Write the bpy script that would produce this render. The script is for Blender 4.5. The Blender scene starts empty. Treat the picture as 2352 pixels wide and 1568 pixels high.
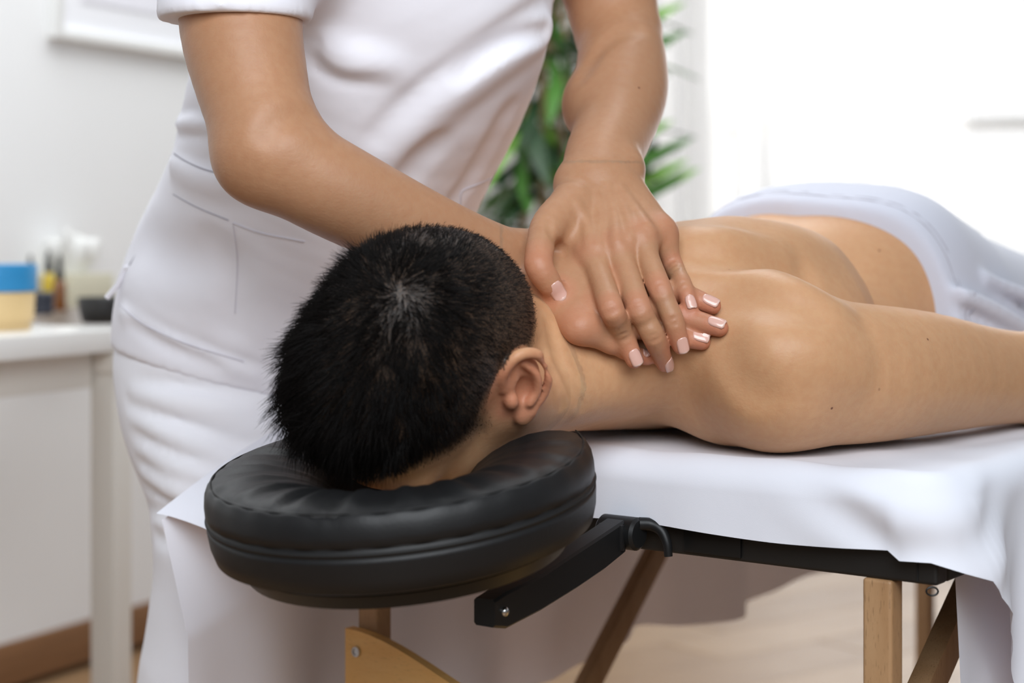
import bpy, bmesh, math, random
import numpy as np
from mathutils import Vector, Matrix

random.seed(7)
rng = np.random.default_rng(7)
scene = bpy.context.scene
COL = scene.collection

# ------------------------------------------------------------------ camera
# camera at the origin looking along +Y, level, with a vertical shift lens
F, H, CX, HY = 4000.0, 0.886, 1176.0, 550.0      # focal length in px, eye height, principal point
cam_data = bpy.data.cameras.new('camera')
cam = bpy.data.objects.new('camera', cam_data)
COL.objects.link(cam)
cam.location = (0, 0, H)
cam.rotation_euler = (math.pi / 2, 0, 0)
cam_data.sensor_width = 36.0
cam_data.lens = F / 2352.0 * 36.0
cam_data.shift_y = -(784.0 - HY) / 2352.0
cam_data.clip_start = 0.05
cam_data.clip_end = 60
cam_data.dof.use_dof = True
cam_data.dof.focus_distance = 1.44
cam_data.dof.aperture_fstop = 3.8
scene.camera = cam

# ------------------------------------------------------------------ world, daylight, exposure
world = bpy.data.worlds.new('daylight')
scene.world = world
world.use_nodes = True
bg = world.node_tree.nodes['Background']
bg.inputs['Color'].default_value = (0.90, 0.94, 1.0, 1)
bg.inputs['Strength'].default_value = 0.17


def area_light(name, loc, target, sx, sy, power, color):
    ld = bpy.data.lights.new(name, 'AREA')
    ld.shape = 'RECTANGLE'
    ld.size, ld.size_y = sx, sy
    ld.energy = power
    ld.color = color
    o = bpy.data.objects.new(name, ld)
    COL.objects.link(o)
    o.location = loc
    o.rotation_euler = (Vector(target) - Vector(loc)).to_track_quat('-Z', 'Y').to_euler()
    return o


# daylight behind the sheer curtains of the far window; then an added soft fill above and behind the camera
area_light('window_daylight', (1.75, 6.80, 1.55), (1.30, 5.91, 1.35), 1.8, 2.1, 49, (1.0, 0.99, 0.98))
area_light('front_fill', (0.15, -0.40, 1.95), (-0.10, 1.65, 0.70), 1.7, 1.4, 50, (0.91, 0.955, 1.0))
# wide overhead fill light, added to brighten the wall and upward surfaces
area_light('overhead_fill', (-0.35, 3.2, 2.65), (-0.35, 3.25, 0.0), 2.0, 2.6, 56, (0.95, 0.98, 1.0))
scene.view_settings.view_transform = 'Standard'
scene.view_settings.look = 'None'
scene.view_settings.gamma = 1.0
scene.view_settings.use_curve_mapping = False
scene.view_settings.exposure = 0.22

# ------------------------------------------------------------------ coordinates
def P(px, py, Y):
    """world point seen at photograph pixel (px, py) at depth Y"""
    return np.array([(px - CX) / F * Y, Y, H - (py - HY) / F * Y])


TC = np.array([0.0731, 1.5185])                 # middle of the table's head end
TE = np.array([-0.8036, 0.5952])                # across the table, to the far side
TL = np.array([0.5952, 0.8036])                 # along the table, to the feet
TOPZ = 0.706


def T(u, v, z):
    xy = TC + TE * u + TL * v
    return np.array([xy[0], xy[1], z])


def W2T(p):
    p = np.asarray(p, float)
    d = p[..., :2] - TC
    return np.stack([d @ TE, d @ TL, p[..., 2]], -1)


def T2W(p):
    p = np.asarray(p, float)
    xy = TC + p[..., 0:1] * TE + p[..., 1:2] * TL
    return np.concatenate([xy, p[..., 2:3]], -1)


def unit(a):
    a = np.asarray(a, float)
    return a / np.linalg.norm(a)


# ------------------------------------------------------------------ implicit surface modelling
def catmull(pts, n):
    pts = np.asarray(pts, float)
    if len(pts) < 3:
        t = np.linspace(0, 1, n + 1)[:, None]
        return pts[0] + (pts[-1] - pts[0]) * t
    ext = np.vstack([2 * pts[0] - pts[1], pts, 2 * pts[-1] - pts[-2]])
    out = []
    for i in range(1, len(ext) - 2):
        p0, p1, p2, p3 = ext[i - 1:i + 3]
        for t in np.linspace(0, 1, n, endpoint=False):
            out.append(0.5 * (2 * p1 + (p2 - p0) * t + (2 * p0 - 5 * p1 + 4 * p2 - p3) * t * t + (3 * p1 - p0 - 3 * p2 + p3) * t ** 3))
    out.append(pts[-1])
    return np.array(out)


def smin(a, b, k):
    h = np.clip(0.5 + 0.5 * (b - a) / k, 0, 1)
    return b + (a - b) * h - k * h * (1 - h)


class Shape:
    BIG = 0.2

    def __init__(self, pad=0.03):
        self.ops = []
        self.pad = pad                             # reach of each piece, at least the widest later blend

    def tube(self, pts, rad, k=0.01, q=1.0, n=None, sub=False, steps=4):
        pts = np.asarray(pts, float)
        rad = np.asarray(rad if np.ndim(rad) else [rad] * len(pts), float)
        qq = np.asarray(q if np.ndim(q) else [q] * len(pts), float)
        a = catmull(np.hstack([pts, rad[:, None], qq[:, None]]), steps)
        C, R, Q = a[:, :3], np.maximum(a[:, 3], 1e-4), a[:, 4]
        flat = n is not None
        nn = unit(n) if flat else None
        m = R.max() + max(k * 1.2, 0 if sub else self.pad)

        def fn(x, y, z):
            best = None
            for i in range(len(C) - 1):
                A, B = C[i], C[i + 1]
                d = B - A
                L2 = max(float(d @ d), 1e-12)
                X, Yy, Z = x - A[0], y - A[1], z - A[2]
                t = np.clip((X * d[0] + Yy * d[1] + Z * d[2]) / L2, 0, 1)
                X = X - t * d[0]
                Yy = Yy - t * d[1]
                Z = Z - t * d[2]
                r2 = X * X + Yy * Yy + Z * Z
                Rr = R[i] + (R[i + 1] - R[i]) * t
                if flat:
                    qv = Q[i] + (Q[i + 1] - Q[i]) * t
                    w = X * nn[0] + Yy * nn[1] + Z * nn[2]
                    w2 = w * w
                    perp = np.maximum(r2 - w2, 0)
                    r = np.sqrt(perp + w2 / (qv * qv)) + 1e-9
                    g = np.sqrt(perp + w2 / (qv ** 4)) / r + 1e-9
                    dd = (r - Rr) / np.maximum(g, 0.3)
                else:
                    dd = np.sqrt(r2) - Rr
                best = dd if best is None else np.minimum(best, dd)
            return best
        self.ops.append((fn, C.min(0) - m, C.max(0) + m, k, sub))
        return self

    def ball(self, c, r, k=0.01, rot=None, sub=False):
        c = np.asarray(c, float)
        r = np.asarray(r if np.ndim(r) else [r] * 3, float)
        Rm = np.eye(3) if rot is None else np.asarray(rot, float)      # rows are the ellipsoid's axes
        m = r.max() + max(k * 1.2, 0 if sub else self.pad)

        def fn(x, y, z):
            X, Yy, Z = x - c[0], y - c[1], z - c[2]
            s0 = s1 = 0
            for i in range(3):
                w = X * Rm[i, 0] + Yy * Rm[i, 1] + Z * Rm[i, 2]
                s0 = s0 + (w / r[i]) ** 2
                s1 = s1 + (w / (r[i] * r[i])) ** 2
            s0 = np.sqrt(s0)
            return s0 * (s0 - 1) / (np.sqrt(s1) + 1e-9)
        self.ops.append((fn, c - m, c + m, k, sub))
        return self

    def cut(self, fn, lo=(-9, -9, -9), hi=(9, 9, 9), k=0.004):
        """remove where fn(x, y, z) > 0"""
        self.ops.append((lambda x, y, z: -fn(x, y, z), np.array(lo, float), np.array(hi, float), k, True))
        return self

    def field(self, lo, hi, h):
        return Field(self, lo, hi, h)


class Field:
    def __init__(self, shape, lo, hi, h):
        self.lo = np.asarray(lo, float)
        self.h = h
        nn = np.ceil((np.asarray(hi, float) - self.lo) / h).astype(int) + 1
        self.ax = [(self.lo[i] + h * np.arange(nn[i])).astype(np.float32) for i in range(3)]
        self.d = np.full(nn, Shape.BIG, np.float32)
        for op in shape.ops:
            self.apply(op)

    def apply(self, op):
        fn, lo, hi, k, sub = op
        sl = []
        for i in range(3):
            a = max(0, int(math.floor((lo[i] - self.lo[i]) / self.h)))
            b = min(len(self.ax[i]), int(math.ceil((hi[i] - self.lo[i]) / self.h)) + 1)
            if b <= a:
                return
            sl.append(slice(a, b))
        x = self.ax[0][sl[0]][:, None, None]
        y = self.ax[1][sl[1]][None, :, None]
        z = self.ax[2][sl[2]][None, None, :]
        v = fn(x, y, z).astype(np.float32)
        s = tuple(sl)
        if sub:
            self.d[s] = -smin(-self.d[s], v, k)
        else:
            self.d[s] = smin(self.d[s], v, k)

    def sample(self, p):
        g = (np.asarray(p, float) - self.lo) / self.h
        sh = np.array(self.d.shape)
        ok = np.all((g >= 0) & (g < sh - 1.001), -1)
        g = np.clip(g, 0, sh - 1.001)
        i = g.astype(int)
        f = g - i
        out = 0
        for dx in (0, 1):
            for dy in (0, 1):
                for dz in (0, 1):
                    w = (f[..., 0] if dx else 1 - f[..., 0]) * (f[..., 1] if dy else 1 - f[..., 1]) * (f[..., 2] if dz else 1 - f[..., 2])
                    out = out + w * self.d[i[..., 0] + dx, i[..., 1] + dy, i[..., 2] + dz]
        return np.where(ok, out, Shape.BIG)

    def mesh(self, smooth=2, skip=None):
        """quads of the zero level; skip(centres) drops faces after smoothing"""
        d, h = self.d, self.h
        s = d < 0
        n = d.shape
        cs = np.zeros((n[0] - 1, n[1] - 1, n[2] - 1), np.uint8)
        offs = [(i, j, k) for i in (0, 1) for j in (0, 1) for k in (0, 1)]
        for i, j, k in offs:
            cs += s[i:n[0] - 1 + i, j:n[1] - 1 + j, k:n[2] - 1 + k]
        idx = np.argwhere((cs > 0) & (cs < 8))
        ids = np.full(cs.shape, -1, np.int32)
        ids[idx[:, 0], idx[:, 1], idx[:, 2]] = np.arange(len(idx))
        val = np.stack([d[idx[:, 0] + i, idx[:, 1] + j, idx[:, 2] + k] for i, j, k in offs], 1)
        acc = np.zeros((len(idx), 3))
        cnt = np.zeros(len(idx))
        for a in range(8):
            for b in range(a + 1, 8):
                oa, ob = np.array(offs[a]), np.array(offs[b])
                if np.abs(oa - ob).sum() != 1:
                    continue
                va, vb = val[:, a], val[:, b]
                m = (va < 0) != (vb < 0)
                t = np.where(m, va / np.where(m, va - vb, 1), 0)
                acc += np.where(m[:, None], oa + t[:, None] * (ob - oa), 0)
                cnt += m
        V = self.lo + h * (idx + acc / np.maximum(cnt, 1)[:, None])
        faces = []
        for ax in range(3):
            b, c = (ax + 1) % 3, (ax + 2) % 3
            sl0 = [slice(None)] * 3
            sl1 = [slice(None)] * 3
            sl0[ax] = slice(0, -1)
            sl1[ax] = slice(1, None)
            A, B = s[tuple(sl0)], s[tuple(sl1)]
            e = np.argwhere(A != B)
            e = e[(e[:, b] > 0) & (e[:, c] > 0) & (e[:, b] < n[b] - 1) & (e[:, c] < n[c] - 1)]
            inside = A[e[:, 0], e[:, 1], e[:, 2]]
            quad = []
            for db, dc in ((-1, -1), (0, -1), (0, 0), (-1, 0)):
                q = e.copy()
                q[:, b] += db
                q[:, c] += dc
                quad.append(ids[q[:, 0], q[:, 1], q[:, 2]])
            quad = np.stack(quad, 1)
            faces.append(np.where(inside[:, None], quad, quad[:, ::-1]))
        Fq = np.vstack(faces)
        Fq = Fq[(Fq >= 0).all(1)]
        V = relax(V, Fq, smooth)
        if skip is not None:
            keep = ~skip(V[Fq].mean(1))
            Fq = Fq[keep]
            V, Fq = compact(V, Fq)
        return V, Fq


def relax(V, Fq, it):
    if it <= 0:
        return V
    e = np.vstack([Fq[:, [0, 1]], Fq[:, [1, 2]], Fq[:, [2, 3]], Fq[:, [3, 0]]])
    e = np.vstack([e, e[:, ::-1]])
    deg = np.maximum(np.bincount(e[:, 0], minlength=len(V)), 1)[:, None]
    for i in range(it):
        for lam in (0.55, -0.53):
            av = np.stack([np.bincount(e[:, 0], V[e[:, 1], c], minlength=len(V)) for c in range(3)], 1) / deg
            V = V + lam * (av - V)
    return V


def compact(V, Fq):
    used = np.unique(Fq)
    mp = np.full(len(V), -1, np.int64)
    mp[used] = np.arange(len(used))
    return V[used], mp[Fq]


def join(*parts):
    Vs, Fs, o = [], [], 0
    for V, Fq in parts:
        Vs.append(V)
        Fs.append(Fq + o)
        o += len(V)
    return np.vstack(Vs), np.vstack(Fs)


def vnormals(V, Fq):
    n = np.cross(V[Fq[:, 2]] - V[Fq[:, 0]], V[Fq[:, 3]] - V[Fq[:, 1]])
    out = np.zeros_like(V)
    for c in range(4):
        for k in range(3):
            out[:, k] += np.bincount(Fq[:, c], n[:, k], minlength=len(V))
    return out / (np.linalg.norm(out, axis=1)[:, None] + 1e-12)


def raycast(sample, px, py, y0=1.15, y1=2.6, n=900):
    """depth of the first surface met at a photograph pixel"""
    Ys = np.linspace(y0, y1, n)
    pts = np.stack([(px - CX) / F * Ys, Ys, H - (py - HY) / F * Ys], -1)
    d = sample(pts)
    i = np.argmax(d < 0)
    if d[i] >= 0:
        return None
    if i == 0:
        return Ys[0]
    a, b = d[i - 1], d[i]
    return Ys[i - 1] + (Ys[i] - Ys[i - 1]) * a / (a - b)


# ------------------------------------------------------------------ object helpers
def fast_mesh(name, V, Fq):
    me = bpy.data.meshes.new(name)
    V = np.ascontiguousarray(V, np.float32)
    Fq = np.ascontiguousarray(Fq, np.int32)
    k = Fq.shape[1]
    me.vertices.add(len(V))
    me.vertices.foreach_set('co', V.ravel())
    me.loops.add(Fq.size)
    me.loops.foreach_set('vertex_index', Fq.ravel())
    me.polygons.add(len(Fq))
    me.polygons.foreach_set('loop_start', np.arange(0, Fq.size, k, dtype=np.int32))
    me.polygons.foreach_set('loop_total', np.full(len(Fq), k, np.int32))
    me.polygons.foreach_set('use_smooth', np.ones(len(Fq), bool))
    me.update(calc_edges=True)
    me.validate()
    return me


def attr(me, name, values):
    a = me.attributes.new(name, 'FLOAT', 'POINT')
    a.data.foreach_set('value', np.ascontiguousarray(values, np.float32))


def tag(o, label=None, cat=None, group=None, kind=None):
    if label:
        o['label'] = label
    if cat:
        o['category'] = cat
    if group:
        o['group'] = group
    if kind:
        o['kind'] = kind
    return o


def link(name, me, mat=None, parent=None):
    o = bpy.data.objects.new(name, me)
    COL.objects.link(o)
    if mat is not None and me is not None:
        if not me.materials:
            me.materials.append(mat)
    if parent is not None:
        o.parent = parent
        o.matrix_parent_inverse = world_matrix(parent).inverted()
    return o


def world_matrix(o):
    m = Matrix.LocRotScale(o.location, o.rotation_euler.to_quaternion(), o.scale)
    if o.parent is not None:
        m = world_matrix(o.parent) @ o.matrix_parent_inverse @ m
    return m


def empty(name, loc):
    o = bpy.data.objects.new(name, None)
    o.empty_display_size = 0.05
    COL.objects.link(o)
    o.location = tuple(loc)
    return o


def bm_mesh(name, bm, smooth=False, angle=35):
    me = bpy.data.meshes.new(name)
    bmesh.ops.recalc_face_normals(bm, faces=bm.faces)
    if smooth:
        ca = math.radians(angle)
        for f in bm.faces:
            f.smooth = True
        for e in bm.edges:
            if len(e.link_faces) == 2 and e.calc_face_angle(0) > ca:
                e.smooth = False
    bm.to_mesh(me)
    bm.free()
    return me


def box_mesh(name, size, bevel=0.0, segs=2, axes=None, center=(0, 0, 0)):
    bm = bmesh.new()
    bmesh.ops.create_cube(bm, size=1.0)
    bmesh.ops.scale(bm, vec=size, verts=bm.verts)
    if bevel > 0:
        bmesh.ops.bevel(bm, geom=bm.edges[:], offset=bevel, segments=segs, profile=0.6, affect='EDGES')
    if axes is not None:
        M = Matrix([list(a) for a in axes]).transposed()
        bmesh.ops.transform(bm, matrix=M.to_4x4(), verts=bm.verts)
    bmesh.ops.translate(bm, vec=Vector(tuple(center)), verts=bm.verts)
    return bm_mesh(name, bm, smooth=bevel > 0, angle=40)


TAX = ((TE[0], TE[1], 0), (TL[0], TL[1], 0), (0, 0, 1))        # table axes in world


def beam_mesh(name, a, b, w, t, side, bevel=0.002):
    """rectangular bar from a to b, width w along side, thickness t"""
    a, b = np.asarray(a, float), np.asarray(b, float)
    d = unit(b - a)
    s = np.asarray(side, float)
    s = unit(s - d * (s @ d))
    n = np.cross(d, s)
    return box_mesh(name, (np.linalg.norm(b - a), w, t), bevel, 2, (d, s, n), (a + b) / 2)


def sweep_mesh(name, pts, rad, sides=12, closed=False, caps=True, prof=None):
    """round tube along a polyline"""
    pts = np.asarray(pts, float)
    n = len(pts)
    rad = np.asarray(rad if np.ndim(rad) else [rad] * n, float)
    tang = np.gradient(pts, axis=0) if not closed else np.roll(pts, -1, 0) - np.roll(pts, 1, 0)
    tang /= np.linalg.norm(tang, axis=1)[:, None] + 1e-12
    ref = np.array([0, 0, 1.0]) if abs(tang[0][2]) < 0.9 else np.array([1.0, 0, 0])
    V, Fq = [], []
    s = unit(np.cross(tang[0], ref))
    for i in range(n):
        s = s - tang[i] * (s @ tang[i])
        s = unit(s)
        b = np.cross(tang[i], s)
        for j in range(sides):
            a = 2 * math.pi * j / sides
            V.append(pts[i] + rad[i] * (math.cos(a) * s + math.sin(a) * b))
    m = n if closed else n - 1
    for i in range(m):
        for j in range(sides):
            i2 = (i + 1) % n
            Fq.append((i * sides + j, i * sides + (j + 1) % sides, i2 * sides + (j + 1) % sides, i2 * sides + j))
    bm = bmesh.new()
    vs = [bm.verts.new(tuple(v)) for v in V]
    for f in Fq:
        bm.faces.new([vs[i] for i in f])
    if caps and not closed:
        bm.faces.new([vs[j] for j in range(sides)][::-1])
        bm.faces.new([vs[(n - 1) * sides + j] for j in range(sides)])
    return bm_mesh(name, bm, True, 50)


def lathe_mesh(name, prof, center, sides=40, axis=None):
    """solid of revolution; prof is a list of (radius, height)"""
    bm = bmesh.new()
    ring = []
    for r, z in prof:
        if r < 1e-6:
            ring.append([bm.verts.new((0, 0, z))])
        else:
            ring.append([bm.verts.new((r * math.cos(2 * math.pi * j / sides), r * math.sin(2 * math.pi * j / sides), z)) for j in range(sides)])
    for a, b in zip(ring[:-1], ring[1:]):
        for j in range(sides):
            j2 = (j + 1) % sides
            if len(a) == 1 and len(b) == 1:
                continue
            if len(a) == 1:
                bm.faces.new((a[0], b[j], b[j2]))
            elif len(b) == 1:
                bm.faces.new((a[j], a[j2], b[0]))
            else:
                bm.faces.new((a[j], a[j2], b[j2], b[j]))
    if axis is not None:
        q = Vector((0, 0, 1)).rotation_difference(Vector(tuple(axis)))
        bmesh.ops.transform(bm, matrix=q.to_matrix().to_4x4(), verts=bm.verts)
    bmesh.ops.translate(bm, vec=Vector(tuple(center)), verts=bm.verts)
    return bm_mesh(name, bm, True, 40)


def grid_mesh(name, fn, nu, nv, thick=0.0):
    """surface from fn(i/nu, j/nv) -> point"""
    V = np.array([[fn(i / nu, j / nv) for j in range(nv + 1)] for i in range(nu + 1)]).reshape(-1, 3)
    I, J = np.meshgrid(np.arange(nu), np.arange(nv), indexing='ij')
    a = (I * (nv + 1) + J).ravel()
    Fq = np.stack([a, a + nv + 1, a + nv + 2, a + 1], 1)
    return V, Fq


def shell(V, Fq, t):
    """give an open surface a thickness t along its normals"""
    n = vnormals(V, Fq)
    m = len(V)
    e = np.vstack([Fq[:, [0, 1]], Fq[:, [1, 2]], Fq[:, [2, 3]], Fq[:, [3, 0]]])
    key = np.sort(e, 1)
    _, inv, cnt = np.unique(key, axis=0, return_inverse=True, return_counts=True)
    bd = e[cnt[inv.ravel()] == 1]
    side = np.stack([bd[:, 1], bd[:, 0], bd[:, 0] + m, bd[:, 1] + m], 1)
    return np.vstack([V, V - n * t]), np.vstack([Fq, Fq[:, ::-1] + m, side])


# ------------------------------------------------------------------ materials
def mat_new(name):
    m = bpy.data.materials.new(name)
    m.use_nodes = True
    nt = m.node_tree
    return m, nt, nt.nodes['Principled BSDF']


def nd(nt, kind, **kw):
    n = nt.nodes.new(kind)
    for k, v in kw.items():
        if k.startswith('i_'):
            n.inputs[k[2:].replace('_', ' ')].default_value = v
        else:
            setattr(n, k, v)
    return n


def mixc(nt, fac, a, b, blend='MIX'):
    m = nt.nodes.new('ShaderNodeMix')
    m.data_type = 'RGBA'
    m.blend_type = blend
    for sock, val in ((m.inputs[0], fac), (m.inputs[6], a), (m.inputs[7], b)):
        if isinstance(val, bpy.types.NodeSocket):
            nt.links.new(val, sock)
        elif isinstance(val, (int, float)):
            sock.default_value = val
        else:
            sock.default_value = (*val, 1)
    return m.outputs[2]


def ramp(nt, src, a, b, lo=0.0, hi=1.0):
    r = nt.nodes.new('ShaderNodeMapRange')
    r.inputs[1].default_value, r.inputs[2].default_value = a, b
    r.inputs[3].default_value, r.inputs[4].default_value = lo, hi
    nt.links.new(src, r.inputs[0])
    return r.outputs[0]


def coords(nt, scale=(1, 1, 1), kind='Object'):
    tc = nt.nodes.new('ShaderNodeTexCoord')
    mp = nt.nodes.new('ShaderNodeMapping')
    mp.inputs['Scale'].default_value = scale
    nt.links.new(tc.outputs[kind], mp.inputs['Vector'])
    return mp.outputs['Vector']


def noise(nt, vec, scale, detail=3, rough=0.5):
    n = nt.nodes.new('ShaderNodeTexNoise')
    n.inputs['Scale'].default_value = scale
    n.inputs['Detail'].default_value = detail
    n.inputs['Roughness'].default_value = rough
    nt.links.new(vec, n.inputs['Vector'])
    return n.outputs['Fac']


def bump(nt, height, strength, dist, bsdf, prev=None):
    b = nt.nodes.new('ShaderNodeBump')
    b.inputs['Strength'].default_value = strength
    b.inputs['Distance'].default_value = dist
    nt.links.new(height, b.inputs['Height'])
    if prev is not None:
        nt.links.new(prev, b.inputs['Normal'])
    if bsdf is not None:
        nt.links.new(b.outputs['Normal'], bsdf.inputs['Normal'])
    return b.outputs['Normal']


def srgb(r, g, b):
    f = lambda c: (c / 255) / 12.92 if c / 255 <= 0.04045 else ((c / 255 + 0.055) / 1.055) ** 2.4
    return (f(r), f(g), f(b))


def plain(name, col, rough=0.5, metal=0.0, var=0.06, scale=30, bstr=0.0, bdist=0.001, spec=0.5, coat=0.0):
    m, nt, b = mat_new(name)
    v = coords(nt)
    n = noise(nt, v, scale)
    dark = tuple(c * (1 - var) for c in col)
    lite = tuple(min(1, c * (1 + var)) for c in col)
    nt.links.new(mixc(nt, n, dark, lite), b.inputs['Base Color'])
    b.inputs['Roughness'].default_value = rough
    b.inputs['Metallic'].default_value = metal
    b.inputs['Specular IOR Level'].default_value = spec
    b.inputs['Coat Weight'].default_value = coat
    if bstr:
        bump(nt, noise(nt, v, scale * 12, 2), bstr, bdist, b)
    return m


def skin_mat(name, base, pink, mole, oil):
    m, nt, b = mat_new(name)
    v = coords(nt)
    big = ramp(nt, noise(nt, v, 9, 4), 0.3, 0.7)
    c = mixc(nt, big, tuple(x * 0.93 for x in base), tuple(min(1, x * 1.05) for x in base))
    fine = ramp(nt, noise(nt, v, 140, 3), 0.35, 0.68)
    c = mixc(nt, ramp(nt, fine, 0, 1, 0.0, 0.30), c, tuple(x * y for x, y in zip(base, (0.86, 0.72, 0.66))))
    # freckles and moles
    vo = nd(nt, 'ShaderNodeTexVoronoi')
    vo.inputs['Scale'].default_value = 42
    nt.links.new(v, vo.inputs['Vector'])
    pick = nd(nt, 'ShaderNodeSeparateColor')
    nt.links.new(vo.outputs['Color'], pick.inputs['Color'])
    dot = ramp(nt, vo.outputs['Distance'], 0.075, 0.045)
    gate = ramp(nt, pick.outputs['Red'], 0.72, 0.97)
    mu = nd(nt, 'ShaderNodeMath', operation='MULTIPLY')
    nt.links.new(dot, mu.inputs[0])
    nt.links.new(gate, mu.inputs[1])
    c = mixc(nt, mu.outputs[0], c, mole)
    # flushed areas (knuckles, fingertips, ear)
    at = nd(nt, 'ShaderNodeAttribute', attribute_name='flush')
    c = mixc(nt, at.outputs['Fac'], c, pink)
    # clipped hair on the scalp and beard stubble
    st = nd(nt, 'ShaderNodeAttribute', attribute_name='scalp')
    grain = ramp(nt, noise(nt, v, 900, 2), 0.25, 0.6, 0.82, 1.0)
    mu2 = nd(nt, 'ShaderNodeMath', operation='MULTIPLY')
    nt.links.new(st.outputs['Fac'], mu2.inputs[0])
    nt.links.new(grain, mu2.inputs[1])
    c = mixc(nt, mu2.outputs[0], c, (0.016, 0.012, 0.010))
    nt.links.new(c, b.inputs['Base Color'])
    b.inputs['Subsurface Weight'].default_value = 0.22
    b.inputs['Subsurface Radius'].default_value = (0.010, 0.0042, 0.0022)
    b.inputs['Subsurface Scale'].default_value = 0.6
    b.inputs['Roughness'].default_value = oil
    b.inputs['Specular IOR Level'].default_value = 0.36
    pore = noise(nt, v, 420, 3, 0.6)
    n1 = bump(nt, pore, 0.34, 0.0006, None)
    wv = noise(nt, coords(nt, (1, 1, 2.2)), 160, 2)
    bump(nt, wv, 0.10, 0.001, b, n1)
    return m


def cloth_mat(name, col, weave=900, sheen=0.1, trans=0.0, tcol=None, bstr=0.15, rough=0.85, crease=0.0):
    m, nt, b = mat_new(name)
    v = coords(nt)
    n = noise(nt, v, 6, 3)
    nt.links.new(mixc(nt, n, tuple(c * 0.97 for c in col), tuple(min(1, c * 1.02) for c in col)), b.inputs['Base Color'])
    b.inputs['Roughness'].default_value = rough
    b.inputs['Sheen Weight'].default_value = sheen
    b.inputs['Specular IOR Level'].default_value = 0.25
    nn = None
    if crease:
        nn = bump(nt, noise(nt, v, 14, 3, 0.45), crease, 0.02, None)
    bump(nt, noise(nt, v, weave, 2), bstr, 0.0006, b, nn)
    if trans:
        out = nt.nodes['Material Output']
        tr = nd(nt, 'ShaderNodeBsdfTranslucent')
        tr.inputs['Color'].default_value = (*(tcol or col), 1)
        mx = nd(nt, 'ShaderNodeMixShader')
        mx.inputs[0].default_value = trans
        nt.links.new(b.outputs[0], mx.inputs[1])
        nt.links.new(tr.outputs[0], mx.inputs[2])
        nt.links.new(mx.outputs[0], out.inputs['Surface'])
    return m


def wood_mat(name, a, b_, axis_scale=(6, 6, 60), rough=0.5, fleck=0.5, fleck_scale=(900, 900, 90)):
    m, nt, b = mat_new(name)
    v = coords(nt, axis_scale)
    g = noise(nt, v, 1.0, 5, 0.6)
    c = mixc(nt, ramp(nt, g, 0.3, 0.7), a, b_)
    f = ramp(nt, noise(nt, coords(nt, fleck_scale), 1.0, 2), 0.60, 0.70)
    c = mixc(nt, ramp(nt, f, 0, 1, 0, fleck), c, tuple(x * 0.45 for x in a))
    nt.links.new(c, b.inputs['Base Color'])
    b.inputs['Roughness'].default_value = rough
    bump(nt, g, 0.05, 0.001, b)
    return m


M = {}
M['skin_man'] = skin_mat('skin_man', srgb(200, 155, 116), srgb(196, 104, 88), srgb(110, 66, 46), 0.47)
M['skin_woman'] = skin_mat('skin_woman', srgb(180, 135, 102), srgb(208, 118, 98), srgb(96, 56, 40), 0.46)
M['nail'] = plain('nail', srgb(216, 172, 158), 0.22, var=0.03, coat=0.6)
M['nail_tip'] = plain('nail_tip', srgb(222, 190, 178), 0.25, var=0.02, coat=0.5)
M['uniform'] = cloth_mat('uniform', srgb(242, 241, 248), 1100, 0.05, bstr=0.10, crease=0.10)
M['trousers'] = cloth_mat('trousers', srgb(246, 246, 252), 1000, 0.05, bstr=0.12, crease=0.12)
M['sheet'] = cloth_mat('sheet', srgb(240, 243, 253), 1400, 0.04, trans=0.12, tcol=srgb(235, 200, 185), bstr=0.12, crease=0.05)
M['towel'] = cloth_mat('towel', srgb(200, 202, 214), 520, 0.3, bstr=0.5, rough=1.0)
M['thread'] = cloth_mat('thread', srgb(212, 210, 218), 900, 0.0)
M['dark_thread'] = cloth_mat('dark_thread', srgb(165, 163, 172), 900, 0.0)
M['leather'] = plain('leather', srgb(24, 24, 25), 0.46, var=0.15, scale=60, bstr=0.25, bdist=0.0006, spec=0.34)
M['black_vinyl'] = plain('black_vinyl', srgb(22, 21, 20), 0.55, var=0.12, scale=40, bstr=0.12, bdist=0.0006)
M['black_thread'] = plain('black_thread', srgb(12, 12, 12), 0.7, var=0.1)
M['black_plastic'] = plain('black_plastic', srgb(22, 23, 24), 0.42, var=0.08, scale=25, spec=0.32)
M['chrome'] = plain('chrome', srgb(200, 200, 198), 0.2, 1.0, var=0.03)
M['beech'] = wood_mat('beech', srgb(160, 122, 84), srgb(180, 144, 106), (40, 40, 5), 0.48, 0.55, (900, 900, 110))
M['beech_panel'] = wood_mat('beech_panel', srgb(238, 184, 108), srgb(246, 200, 128), (9, 9, 60), 0.42, 0.25, (120, 120, 900))
M['hair'] = plain('hair', srgb(18, 15, 14), 0.45, var=0.35, scale=40, spec=0.13)
# ------------------------------------------------------------------ the room
M['wall'] = plain('wall', srgb(240, 240, 240), 0.8, var=0.015, scale=4, bstr=0.05, bdist=0.001)
M['wood_trim'] = wood_mat('wood_trim', srgb(120, 84, 54), srgb(142, 102, 68), (3, 3, 40), 0.5, 0.1)
M['oak'] = wood_mat('oak', srgb(150, 118, 86), srgb(168, 136, 102), (3, 30, 8), 0.42, 0.08)
M['oak_dark'] = wood_mat('oak_dark', srgb(138, 106, 76), srgb(156, 124, 90), (3, 30, 8), 0.42, 0.08)
M['white_paint'] = plain('white_paint', srgb(238, 238, 236), 0.35, var=0.01, scale=5)
M['paper'] = plain('paper', srgb(240, 240, 244), 0.7, var=0.01, scale=5)
M['art_wash'] = plain('art_wash', srgb(232, 231, 238), 0.8, var=0.05, scale=3)

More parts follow.
